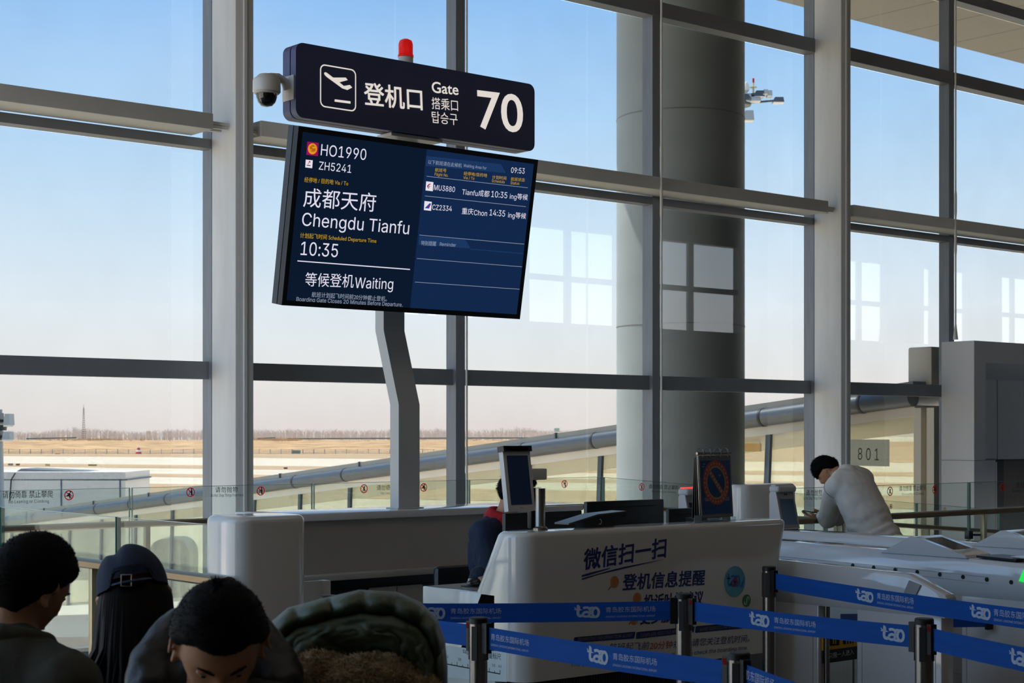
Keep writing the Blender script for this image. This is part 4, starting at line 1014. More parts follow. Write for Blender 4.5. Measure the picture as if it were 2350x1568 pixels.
line(t_, M_blue, '关闭登机口，', pf, (1544, 1488), (1588, 1485), 18, Nf, shear=.2)
line(t_, M_blue, '请您关注登机时间。', pf, (1588, 1484), (1719, 1473.5), 17.5, Nf, shear=.2)
line(t_, M_blue, 'The gate closes 20 minutes before takeoff. Please check the boarding time.', pf, (1309, 1531), (1716, 1491), 10, Nf, shear=.2)
line(t_, M_redp, '20分钟', pf, (1490, 1492), (1542, 1488.5), 18.5, Nf, shear=.2)['label'] = 'red lettering'
pills = []
for (xa_, yt, yb_), (xb2, yt2, yb2), s_ in [((1317, 1463, 1476), (1457, 1450, 1466), 'BOARDING INFORMATION ALERT'), ((1460, 1451, 1467), (1593, 1438, 1452), 'COMPLAIN, RIDICULE AND SUGGEST'), ((1596, 1437.5, 1453), (1714, 1427, 1442), 'MORE SERVICE INFORMATION')]:
    m = MB(); pquad(m, pf, [(xa_ + 2, yt), (xb2, yt2), (xb2 + 1, yt2 + 2), (xb2 - 1, yb2 - 2), (xb2 - 3, yb2), (xa_, yb_), (xa_ - 1, yb_ - 2), (xa_, yt + 2)], Nf, .0008); q = m.build('printed_strip', M_blue, t_, smooth=0, fix=False)
    line(q, mat('printed_tan', '#8f8672', .5), s_, pf, (xa_ + 9, yb_ - 4), (xb2 - 7, yb2 - 4), 7.5, Nf, shear=.2, lift=.0016)
for cx, cy, hx, hy in ((1410, 1336, 1395.5, 1354), (1462, 1374, 1449, 1391), (1455, 1421, 1443, 1433)):
    m = MB(); c = pf(cx, cy); e = pf(hx, hy); U = Vector((0, 0, 1))
    disc(m, c, Xr, U, .022, 28, Nf, .001); ring(m, c, Xr, U, .025, .029, 28, N=Nf, lift=.001)
    d = (e - c).normalized(); stroke(m, [c + d * .029, e], [.007, .009], Nf, .001)
    m.build('magnifier_mark', M_orange, t_, smooth=0, fix=False)
# round emblem and small green badge (the code around them is left out)
c = pf(1686, 1335); U = Vector((0, 0, 1))
m = MB(); disc(m, c, Xr, U, .081, 48, Nf, .001); em = m.build('round_emblem', mat('emblem_sky_blue', '#5aa6c4', .5, vary=.15, scale=12), t_, smooth=0, fix=False)
m = MB(); tao(m, c + Xr * -.066 + U * -.034, Xr, U, .075, Nf, .002)
m.flat([c + Xr * .036 + U * -.034 + Nf * .0021, c + Xr * .06 + U * -.03 + Nf * .0021, c + Xr * .08 + U * .03 + Nf * .0021, c + Xr * .055 + U * -.006 + Nf * .0021]); m.build('emblem_letters', mat('emblem_blue', '#1a6fae', .5), em, smooth=0, fix=False)
m = MB(); ring(m, c + Xr * -.006 + U * -.006, Xr, U, .011, .021, 24, N=Nf, lift=.0023); stroke(m, [c + Xr * .004 + U * .024, c + Xr * .014 + U * .006, c + Xr * .02 + U * -.012], .012, Nf, .0023); m.build('emblem_accent', mat('emblem_plum', '#8a2a5a', .5), em, smooth=0, fix=False)
c = pf(1713, 1379); m = MB(); disc(m, c, Xr, U, .033, 32, Nf, .0012); g_ = m.build('green_badge', mat('badge_green', '#1f7a3c', .5), t_, smooth=0, fix=False)
m = MB(); P = lambda a, b: c + Xr * a * .033 + U * b * .033
stroke(m, [P(.5, .1), P(.55, .4), P(.3, .6), (P(.1, .5)), P(.05, .25), P(-.02, -.25), P(-.1, -.5), P(-.35, -.6), P(-.58, -.4), P(-.5, -.1)], .006, Nf, .0022); m.build('badge_mark', M_white, g_, smooth=0, fix=False)
# bag measuring sticker on the end panel
pe = on((XD0 - .0005, 0, 0), (1, 0, 0)); Ne = Vector((-1, 0, 0))
m = MB(); pquad(m, pe, [(985, 1478), (1163, 1498), (1163, 1566), (985, 1552)], Ne, .0006); st = m.build('ruler_sticker', mat('sticker_pale_blue', '#d5e3e6', .35), t_, smooth=0, fix=False)
m = MB()
pwrite(m, 'Bag Size', pe, (1063, 1499), (1090, 1503.5), 9, Ne); pwrite(m, '行李测量标尺', pe, (1093, 1507), (1150, 1515.5), 14, Ne)
for k in range(13):
    f = k / 12; x = 1000 + 148 * f; y = 1519 + 28 * f; hh = 9 if k % 2 == 0 else 5
    pquad(m, pe, [(x - .6, y - hh), (x + .6, y - hh), (x + .6, y), (x - .6, y)], Ne)
pquad(m, pe, [(985, 1515.5), (1148, 1546), (1148, 1548.5), (985, 1518)], Ne)
for s_, x, y in (('20', 1022, 1510), ('30', 1051.5, 1516), ('40', 1082, 1521), ('50', 1107, 1526), ('55', 1130, 1530), ('60', 1144, 1532)): pwrite(m, s_, pe, (x, y), (x + 7, y + 1.2), 6, Ne)
m.build('lettering', M_ink, st, smooth=0, fix=False)

# ---- things on the desk
yT = 5.93
p = at(1240, 1210, y=yT)
t_ = thing('tablet_kiosk', 'white tilted tablet on a stainless stand at the end of the desk', 'tablet', (p.x, yT, ZD))
MB().lathe([(.036, ZD), (.036, ZD + .01), (.026, ZD + .016), (.024, ZD + .02), (.024, ZD + .2)], (p.x, yT, 0)).build('pole', M_steel, t_)
hx0, hx1 = at(1222, 1115, y=yT - .03).x, at(1254, 1115, y=yT - .03).x
MB().box(hx0, hx1, yT - .035, yT + .04, at(0, 1131, y=yT).z, at(0, 1098, y=yT).z, bev=.004).build('pole_head', M_column, t_)
pb_, pt_ = at(1198, 1173, y=5.86), at(1188, 1024, y=5.915)
T0 = Vector((pb_.x, 5.86, pb_.z)); T1 = Vector((pb_.x, 5.905, pt_.z))
q0, q1 = at(1167, 1173, y=5.86).x, at(1229, 1173, y=5.86).x
Ut = (T1 - T0).normalized(); Rt = Vector((1, 0, 0)); Nt = Rt.cross(Ut); Nt = Nt if Nt.y < 0 else -Nt; ht = (T1 - T0).length; wt = q1 - q0
def TB(m, u0, u1, v0, v1, n0, n1):
    o = Vector((q0, T0.y, T0.z)); f = lambda u, v: o + Rt * u + Ut * v
    return m.prism([f(u0, v0) + Nt * n0, f(u1, v0) + Nt * n0, f(u1, v1) + Nt * n0, f(u0, v1) + Nt * n0], Nt * (n1 - n0))
tb = TB(MB(), 0, wt, 0, ht - .016, -.03, 0).build('tablet_case', M_column, t_)
TB(MB(), .02, wt - .018, .03, ht - .045, 0, .0015).build('tablet_screen', mat('tablet_dim_blue', '#141c2b', .15, spec=.15, vary=.35, scale=9, emit=('#131c2e', .35)), tb, smooth=0)
TB(MB(), -.004, wt + .004, ht - .026, ht, -.034, .012).build('camera_bar', M_black, tb)
TB(MB(), .012, wt - .02, ht - .022, ht - .006, .012, .014).build('camera_window', M_screenoff, tb)
m = MB(); o = Vector((q0, T0.y, T0.z)) + Rt * (wt * .42) + Ut * .012 + Nt * .001; write(m, 'face', o, o + Rt * .022, .006, Nt); m.build('maker_mark', M_ink, tb, smooth=0, fix=False)
MB().tube([(hx0 + .01, yT - .01, (T0.z + T1.z) / 2 + .03), (pb_.x + .02, 5.925, (T0.z + T1.z) / 2 + .02)], .018, 12).build('arm', M_column, t_)
MB().box(p.x - .02, p.x + .045, yT + .045, yT + .075, ZD + .005, ZD + .2, bev=.006).build('card_reader', M_black, t_)

def monitor(label, pxa, pxb, pytop, y, base, tilt=0, hh=None):
    x0, x1 = at(pxa, pytop, y=y).x, at(pxb, pytop, y=y).x; z1 = at((pxa + pxb) / 2, pytop, y=y).z; w = x1 - x0; hh = hh or w * .6
    t = thing('monitor', label, 'monitor', ((x0 + x1) / 2, y, base))
    MB().box(x0, x1, y, y + .028, z1 - hh, z1, bev=.006).box(x0 + w * .25, x1 - w * .25, y - .03, y, z1 - hh * .85, z1 - hh * .35, bev=.008).build('back_shell', M_black, t)
    MB().box(x0 + w * .18, x1 - w * .12, y - .002, y, z1 - .035, z1 - .03).build('vent_slot', M_rubber, t)
    MB().box(x0 + .012, x1 - .012, y + .028, y + .030, z1 - hh + .02, z1 - .012).build('screen', mat('monitor_glow', '#101318', .2, emit=('#33425a', .5)), t)
    c = (x0 + x1) / 2
    MB().box(c - .03, c + .03, y - .045, y - .02, base + .012, z1 - hh * .5, bev=.004).build('stand', M_black, t)
    MB().box(c - .11, c + .11, y - .1, y + .08, base, base + .014, bev=.004).build('foot', M_black, t)
    return t
monitor('large black monitor seen from behind on the desk', 1347, 1524, 1149, 6.33, ZW)
monitor('low wide black monitor behind the white tablet', 1160, 1336, 1175, 6.30, ZW)
monitor('small black monitor beside the flip stand', 1536, 1614, 1167, 6.33, ZW, hh=.22)
p = at(1170, 1205, y=6.2)
# signature pad / phone with raised back
xa_, xb2 = at(1292, 1200, y=5.95).x, at(1424, 1176, y=5.95).x; zt = at(1424, 1175, y=5.95).z
t_ = thing('desk_terminal', 'slim black desk terminal tilted up in front of the big monitor', 'terminal', ((xa_ + xb2) / 2, 5.95, ZD))
w = xb2 - xa_
P = [(xa_, ZD + .02), (xa_ + w * .5, zt - .012), (xb2, zt), (xb2, zt - .02), (xa_ + w * .8, zt - .026), (xa_ + w * .78, ZD), (xa_ + w * .36, ZD), (xa_ + w * .3, ZD + .035)]
MB().prism([(p, 5.91, q) for p, q in P], (0, .1, 0)).build('body', M_black, t_)
MB().prism([(xa_, 5.908, ZD + .02), (xa_ + w * .5, 5.908, zt - .012), (xb2, 5.908, zt), (xb2, 5.908, zt + .006), (xa_ + w * .5, 5.908, zt - .004), (xa_, 5.908, ZD + .027)], (0, .104, 0)).build('top_bezel', mat('graphite_trim', '#55585c', .35, .4), t_)
m = MB(); c = Vector((xa_ + w * .53, 5.909, ZD + .028)); ring(m, c, Xr, U, .011, .014, 20, -1.9, 1.6); m.build('cable_loop', M_shelf, t_, smooth=0, fix=False)
# flip stand
yF = 5.90
X_ = lambda px, y=yF: at(px, 1120, y=y).x
fx0, fx1 = X_(1610), X_(1683); fz1 = at(1645, 1046, y=yF).z; fz0 = ZD + .028
t_ = thing('flip_stand', 'ring bound flip stand with a blue poster bearing a red circle', 'display stand', ((fx0 + fx1) / 2, yF + .05, ZD))
back = .085
m = MB().box(fx0 - .012, fx1 + .012, yF - .01, yF + back + .02, ZD, ZD + .022, bev=.003).build('acrylic_base', glass('clear_acrylic', (.8, .85, .9), 1.5, dirt=.05), t_, smooth=0)
def leaf(m, y0, y1, z0, z1, th): return m.prism([(fx0, y0, z0), (fx1, y0, z0), (fx1, y1, z1), (fx0, y1, z1)], (0, th, 0))
zt = fz1
for k in range(4):
    leaf(MB(), yF + .012 + k * .018, yF + .03 + k * .007, ZD + .022, zt - .004 * k, .004).build('board', M_black if k else M_steel, t_, smooth=0)
lf = leaf(MB(), yF, yF + .022, ZD + .024, zt, .004).build('poster_sleeve', mat('grey_sleeve', '#6b6a6a', .3), t_, smooth=0)
S0 = Vector((fx0, yF, ZD + .024)); S1 = Vector((fx0, yF + .022, zt)); Us = (S1 - S0).normalized(); Ns = Xr.cross(Us); Ns = Ns if Ns.y < 0 else -Ns; hs = (S1 - S0).length; ws = fx1 - fx0
G = lambda u, v, n=.001: S0 + Xr * (u * ws) + Us * (v * hs) + Ns * n
m = MB().flat([G(.045, .05), G(.955, .05), G(.955, .92), G(.045, .92)]); po = m.build('poster', mat('poster_blue', '#1c3f78', .25, vary=.15, scale=8, coat=.3), lf, smooth=0, fix=False)
c = G(.5, .56, .0015); m = MB()
r1 = ws * .405
ring(m, c, Xr, Us, r1 * .74, r1, 48, sy=1.18); m.build('red_ring', mat('poster_red', '#a8432f', .4), po, smooth=0, fix=False)
m = MB(); ring(m, c + Ns * .0004, Xr, Us, r1 * .68, r1 * .75, 48, sy=1.18); d = (Xr * .72 - Us * .9).normalized(); e = d.cross(Ns).normalized() * r1 * .09
m.flat([c + Ns * .0004 - d * r1 * .85 + e * 1.3, c + Ns * .0004 + d * r1 * .85 + e * 1.3, c + Ns * .0004 + d * r1 * .85 - e * 1.3, c + Ns * .0004 - d * r1 * .85 - e * 1.3]); m.build('tan_ring', mat('poster_tan', '#b08a52', .4), po, smooth=0, fix=False)
m = MB(); m.flat([c + Ns * .0007 - d * r1 * .8 + e, c + Ns * .0007 + d * r1 * .8 + e, c + Ns * .0007 + d * r1 * .8 - e, c + Ns * .0007 - d * r1 * .8 - e]); m.build('red_bar', mat('poster_red', '#a8432f'), po, smooth=0, fix=False)
m = MB(); random.seed(4)
for k in range(26):
    a = 2 * math.pi * k / 26; q = c + (Xr * math.cos(a) + Us * math.sin(a) * 1.18) * r1 * .87 + Ns * .0009; s_ = r1 * .055
    [lambda: m.flat([q - Xr * s_ - Us * s_, q + Xr * s_ - Us * s_, q + Us * s_ * 1.3]), lambda: disc(m, q, Xr, Us, s_, 10), lambda: m.flat([q - Xr * s_ * .5 - Us * s_, q + Xr * s_ * .5 - Us * s_, q + Xr * s_ * .7 + Us * s_, q - Xr * s_ * .7 + Us * s_])][k % 3]()
for k in range(7):
    q = c + d * r1 * (-.62 + .2 * k) + Ns * .0011; m.flat([q - d * r1 * .06 - e * .6, q + d * r1 * .06 - e * .6, q + d * r1 * .06 + e * .6, q - d * r1 * .06 + e * .6])
q = c + Xr * r1 * .3 + Us * r1 * .38 + Ns * .001; s_ = r1 * .12
m.flat([q - Xr * s_, q + Us * s_ * .12, q + Xr * s_, q - Us * s_ * .12]); m.flat([q - Us * s_, q + Xr * s_ * .2, q + Us * s_, q + Xr * s_ * .05])
for v, (u0, u1) in ((.305, (.12, .9)), (.285, (.12, .9)), (.265, (.14, .9)), (.225, (.38, .66)), (.86, (.12, .2)), (.82, (.1, .16))):
    m.flat([G(u0, v, .0014), G(u1, v, .0014), G(u1, v + .007, .0014), G(u0, v + .007, .0014)])
m.build('poster_marks', mat('poster_pale', '#a9a7a8', .4), po, smooth=0, fix=False)
MB().cyl((fx0 - .004, yF + .03, zt + .012), (fx1 + .012, yF + .03, zt + .012), .007, seg=12).build('spine_bar', M_steel, t_)
for f in (.08, .31, .63, .86):
    x = fx0 + ws * f; MB().tube([(x, yF + .03 + .026 * math.cos(a), zt + .012 + .026 * math.sin(a)) for a in [math.radians(-70 + 25 * i) for i in range(14)]], .0022, 6).build('binder_ring', M_steel, t_)
p0, p1 = at(1593, 1200, y=5.865), at(1612, 1200, y=5.865)
t_ = thing('card_holder', 'small clear acrylic card holder on the desk edge before the flip stand', 'card holder', ((p0.x + p1.x) / 2, 5.87, ZD))
MB().box(p0.x, p1.x, 5.862, 5.866, ZD, ZD + .045).box(p0.x, p1.x, 5.866, 5.9, ZD, ZD + .004).build('holder', glass('clear_acrylic', (.8, .85, .9)), t_, smooth=0)
MB().box(p0.x + .003, p1.x - .003, 5.8665, 5.8675, ZD + .004, ZD + .04).build('card', M_shelf, t_, smooth=0)
# mouse on its pad at the low end of the desk
p = at(1082, 1343, z=ZW + .01)
t_ = thing('computer_mouse', 'black computer mouse on a pad at the low end of the desk', 'mouse', (p.x, p.y, ZW))
MB().box(p.x - .02, p.x + .16, p.y - .11, p.y + .06, ZW, ZW + .004).build('pad', M_rubber, t_)
MB().ell((p.x + .02, p.y, ZW + .016), (.045, .034, .028)).build('shell', mat('glossy_black', '#141518', .12, coat=.6), t_)
MB().cyl((p.x - .012, p.y - .004, ZW + .036), (p.x - .012, p.y + .004, ZW + .036), .008, seg=10).build('wheel', M_shelf, t_)
# ================================================================== automatic boarding gates
GY0, GY1, GW = 4.855, 7.85, .28
GZT = .905
M_gate = mat('white_gate_enamel', '#dcdddf', .09, 0, .015, 3, coat=.7)
M_gshade = mat('grey_gate_inlay', '#8d8a86', .4)
M_groove = mat('gate_panel_joint', '#a4a6a9', .5)
def gtop(y):                                       # gently arched top of the gate beam
    return GZT + .035 * math.sin(max(0, min(1, (y - 5.08) / 2.5)) * math.pi * .6)
def egate(name, label, x0, wedge, lamp_col, GW=.28, peds=((4.875, 5.47), (5.74, 6.75), (7.05, 7.83))):
    x1 = x0 + GW
    t = thing(name, label, 'boarding gate', (x0 + GW / 2, (GY0 + GY1) / 2, 0), 'automatic boarding gates beside the desk')
    ys = [5.085 + (GY1 - 5.085) * i / 14 for i in range(15)]
    # beam: side profile with sloping nose, rounded upper shoulders
    sec = []
    for y, zt, zb in [(GY0, .80, .70), (GY0 + .01, .815, .70), (5.085, gtop(5.085), .70)] + [(y, gtop(y), .70) for y in ys[1:]]:
        r = .04 if zt > .85 else .02
        sec.append([(x0 + .012, y, zb), (x0, y, zb + .03), (x0, y, zt - .085), (x0 + .022, y, zt - .010), (x0 + .027, y, zt - .002), (x0 + .032, y, zt), (x1 - .032, y, zt), (x1 - .027, y, zt - .002), (x1 - .022, y, zt - .010), (x1, y, zt - .085), (x1, y, zb + .03), (x1 - .012, y, zb)])
    bm_ = MB().loft(sec).build('top_beam', M_gate, t, smooth=25)
    for ya, yb in peds:
        m = MB().box(x0 + .012, x1 - .012, ya, yb, .0, .715, bev=.01); p = m.build('pedestal', M_gate, t)
        e = .035; g = MB(); zz0, zz1, r = .10, .60, .0018
        a, b = ya + e, yb - e
        for k in ((a, b, zz0, zz0), (a, b, zz1, zz1), (a, a, zz0, zz1), (b, b, zz0, zz1)):
            g.box(x0 + .0105, x0 + .0125, k[0] - r, k[1] + r, k[2] - r, k[3] + r)
        g.build('service_panel_groove', M_groove, p, smooth=0)
    m = MB(); 
    for k in range(8 if wedge else 0):
        m = MB(); y = 5.14 + .155 * k; m.cyl((x0 - .003, y, gtop(y) - .105), (x0 + .004, y, gtop(y) - .105), .012, seg=16); m.build('sensor', M_black, bm_)
    m = MB()
    for y0, y1, dz in ((5.2, GY1, -.09), (5.09, GY1, -.125)) if wedge else ((5.09, GY1, -.11),):
        yy_ = [y for y in ys if y >= y0]; P = [(x0 - .0012, y, gtop(y) + dz) for y in yy_] + [(x0 - .0012, y, gtop(y) + dz - .003) for y in reversed(yy_)]; m.prism(P, (.014, 0, 0))
    m.box(x0 - .0012, x0 + .01, 5.9, 5.904, gtop(5.9) - .15, gtop(5.9) - .09)
    m.build('groove', M_groove, bm_, smooth=0)
    # indicator lamp on the sloping nose
    zl = lambda y: .815 + (gtop(5.085) - .815) * (y - GY0) / (5.085 - GY0)
    lm = glow('gate_lamp_green', '#18e04a', 1.0) if lamp_col else M_gshade
    MB().prism([(x0 + .010, 5.00, .855), (x0 + .010, 5.07, .875), (x0 - .006, 5.09, .812), (x0 - .006, 5.02, .800)], (.012, 0, 0)).build('indicator_lamp', lm, t, smooth=0)
    # glass wings and stainless posts in the passage openings
    for yy in ((5.53, 6.80) if GW > .2 else (5.43,)):
        p = MB().cyl((x0 + .04, yy + .19, 0), (x0 + .04, yy + .19, .71), .016, seg=14).build('flap_post', M_steel, t)
        if yy > 6: MB().box(x0 + .05, x1 - .03, yy + .185, yy + .195, .12, .68).build('glass_flap', M_green, p, smooth=0)
    if wedge:
        ya, yb, yc = 5.50, 5.68, 6.03; z0 = gtop(5.7) - .006; zt = z0 + .105
        w = MB().prism([(x0 + .012, ya - .07, z0), (x0 + .012, ya - .05, z0 + .015), (x0 + .012, yb + .10, zt), (x0 + .012, yb + .14, zt), (x0 + .012, yc, z0)], (GW - .03, 0, 0)).build('reader_housing', M_gate, t, smooth=20)
        n = Vector((0, -(zt - z0 - .015), yb + .1 - ya + .05)).normalized()
        def q(u, v): 
            y = (ya - .05) + (yb + .1 - ya + .05) * v; z = z0 + .015 + (zt - z0 - .015) * v
            return Vector((x0 + .012 + (GW - .03) * u, y, z)) + n * .0015
        MB().flat([q(.16, .3), q(.84, .3), q(.84, .9), q(.16, .9)]).build('reader_screen', M_screenoff, w, smooth=0, fix=False)
    return t
g1 = egate('boarding_gate', 'white automatic boarding gate standing against the end of the service desk', 6.89, False, 0, .13, ((4.875, 5.40), (5.655, 6.7), (7.0, 7.83)))
g2 = egate('boarding_gate', 'white automatic boarding gate with a green lamp and a sloping reader screen', 7.92, True, 1)
g3 = egate('boarding_gate', 'white automatic boarding gate next to the bronze handrail, holding the tall face scanner', 8.84, True, 0)
MB().box(7.025, 7.45, 5.66, 5.672, .12, .68).build('glass_flap', M_green, g1, smooth=0)
# warning board hanging in the gate's opening
pb = on((0, 5.635, 0), (0, 1, 0)); Nb = Vector((0, -1, 0))
a, b_ = pb(1889, 1527), pb(1967, 1510)
t_ = thing('warning_board', 'yellow and black board with two pictograms inside the gate opening', 'sign', ((a.x + b_.x) / 2, 5.64, a.z))
zb = (a.z + b_.z) / 2; zm = pb(1925, 1489).z; zt = pb(1925, 1440).z
MB().box(a.x, b_.x, 5.635, 5.645, zm, zt).build('yellow_panel', mat('warning_yellow', '#e0a81c', .5), t_, smooth=0)
MB().box(a.x, b_.x, 5.635, 5.645, zb, zm).build('black_panel', mat('sign_black', '#23262b', .5), t_, smooth=0)
m = MB(); pwrite(m, '只限一人进入', pb, (1902, 1513), (1959, 1502), 13, Nb); m.build('lettering', M_column, t_, smooth=0, fix=False)
m = MB(); pquad(m, pb, [(1902, 1452), (1926, 1450), (1926, 1481), (1902, 1483)], Nb); pquad(m, pb, [(1934, 1449), (1958, 1447), (1958, 1477), (1934, 1479)], Nb); m.build('pictogram_tile', M_ink, t_, smooth=0, fix=False)
m = MB()
for x in (1911, 1916, 1941, 1947, 1953): pquad(m, pb, [(x, 1456), (x + 2.4, 1456), (x + 2.4, 1478), (x, 1478)], Nb, .0016)
m.build('pictogram', mat('warning_yellow', '#e0a81c'), t_, smooth=0, fix=False)
MB().box(a.x + .02, a.x + .03, 5.637, 5.643, 0, zb).box(b_.x - .03, b_.x - .02, 5.637, 5.643, 0, zb).build('foot', M_steel, t_)
# face scanners on the far end of two gates
def scanner(label, x, y, zb, red):
    t = thing('face_scanner', label, 'face scanner', (x, y, zb))
    w, h = .19, .30; lean = .075
    P = [(y - .02, zb), (y + .10, zb), (y + .075, zb + h - .02), (y + .055, zb + h), (y + .02, zb + h)]
    MB().prism([(x - w / 2, p, q) for p, q in [(y - .02, zb + .01), (y - .0, zb), (y + .10, zb), (y + .10, zb + h * .85), (y + .07, zb + h), (y + .0465, zb + h)]], (w, 0, 0)).build('shell', M_whitem, t, smooth=20)
    MB().box(x - w / 2 - .004, x + w / 2 + .004, y + .012, y + .104, zb + h - .032, zb + h + .012, bev=.014, seg=4).build('hood', M_whitem, t)
    f0, f1 = Vector((x, y - .021, zb + .01)), Vector((x, y + .0455, zb + h)); u = (f1 - f0).normalized(); n = Vector((1, 0, 0)).cross(u); n = n if n.y < 0 else -n; L = (f1 - f0).length
    f = lambda a, b, k=.001: f0 + Vector((a * w, 0, 0)) + u * (b * L) + n * k
    MB().flat([f(-.46, .02), f(.46, .02), f(.46, .93), f(-.46, .93)]).build('face_plate', M_gshade, t, smooth=0, fix=False)
    MB().flat([f(-.38, .1, .002), f(.38, .1, .002), f(.38, .72, .002), f(-.38, .72, .002)]).build('screen', M_screenoff, t, smooth=0, fix=False)
    m = MB(); disc(m, f(-.04, .83, .002), Xr, u, .007, 12); disc(m, f(.06, .83, .002), Xr, u, .007, 12); m.build('lens', M_ink, t, smooth=0, fix=False)
    MB().box(x - w / 2 + .008, x + w / 2 - .008, y + .05, y + .098, zb + h - .012, zb + h + .022, bev=.008).build('top_light', glow('scanner_red', '#ff4a42', .95) if red else M_whitem, t)
scanner('tall white face scanner with a dark screen on the gate beside the desk corner', 8.98, 7.62, gtop(7.65) - .002, False)
scanner('white face scanner with a glowing red top, mostly hidden by the flip stand', 8.06, 7.62, gtop(7.65) - .002, True)
# folder lying on the second gate
p0 = at(2232, 1291, z=gtop(5.3) + .004); yy = 5.30
t_ = thing('document_folder', 'black document folder with silver papers lying on the gate with the green lamp', 'folder', (8.06, yy, gtop(yy)))
z = gtop(5.25) + .004
MB().prism([(7.965, 5.14, z), (8.16, 5.12, z), (8.17, 5.36, z + .006), (8.05, 5.42, z + .006), (7.975, 5.40, z + .006)], (0, 0, .012)).build('cover', M_black, t_)
MB().prism([(8.0, 5.10, z + .0135), (8.15, 5.11, z + .0135), (8.145, 5.2, z + .018), (8.01, 5.2, z + .018)], (0, 0, .004)).build('papers', mat('silver_paper', '#c9cdd2', .25, .3), t_)

# ================================================================== queue barriers
M_belt = mat('royal_blue_webbing', '#1568c8', .75, 0, .08, 3, bump=.3, bscale=160, stretch=(1, 1, 14))
thin(M_belt, .45)
M_print = thin(mat('pale_belt_print', '#cdd8e4', .7, vary=.03), .3)
PH = .97
def post_at(px, py): return at(px, py, z=PH)
postpx = {'jacket': (752, 1366), 'tablet': (1098, 1417), 'desk': (1570, 1362), 'front': (1696, 1497), 'gate': (1765, 1300), 'side': (2121, 1419)}
PL = {'jacket': 'stanchion mostly hidden behind the green jacket', 'tablet': 'stanchion before the bag ruler on the desk end', 'desk': 'stanchion before the printed strips of the service desk',
      'front': 'stanchion cut off by the picture edge below the printed boarding notice', 'gate': 'stanchion between the desk emblem and the first boarding gate', 'side': 'stanchion before the brown pedestal of the boarding gate'}
PP = {k: post_at(*v) for k, v in postpx.items()}
for k, far_ in (('out1', (2560, 1500)), ('out2', (2640, 1412)), ('out3', (2150, 1640))):
    PP[k] = at(far_[0], far_[1], z=PH)
proto = None
def make_post(lab, P):
    t = thing('stanchion', lab, 'stanchion', (P.x, P.y, 0), 'queue barrier posts')
    c = (P.x, P.y, 0)
    MB().lathe([(.17, 0), (.17, .012), (.15, .02), (.05, .032), (.033, .04)], c, 36).build('base', M_steel, t)
    MB().lathe([(.032, .035), (.032, PH - .012)], c, 32).build('tube', M_steel, t)
    MB().lathe([(.0335, PH - .022), (.0335, PH - .004), (.030, PH), (.0, PH)], c, 32).build('cap', M_rubber, t)
    for q in range(4):
        a = math.radians(25 + 90 * q); d = Vector((math.cos(a), math.sin(a), 0)); s = Vector((-d.y, d.x, 0))
        o = Vector(c) + d * .0255 + s * 0
        MB().prism([o - s * .011 + UP * (PH - .15), o + s * .011 + UP * (PH - .15), o + s * .011 + UP * (PH - .03), o - s * .011 + UP * (PH - .03)], d * .0085).build('belt_slot', M_rubber, t)
    return t
for k, P in PP.items():
    if k.startswith('out'): continue
    if proto is None: proto = make_post('steel ' + PL[k], P)
    else:
        c = copy_tree(proto); c.location = (P.x, P.y, 0); c['label'] = 'steel ' + PL[k]; c['group'] = 'queue barrier posts'
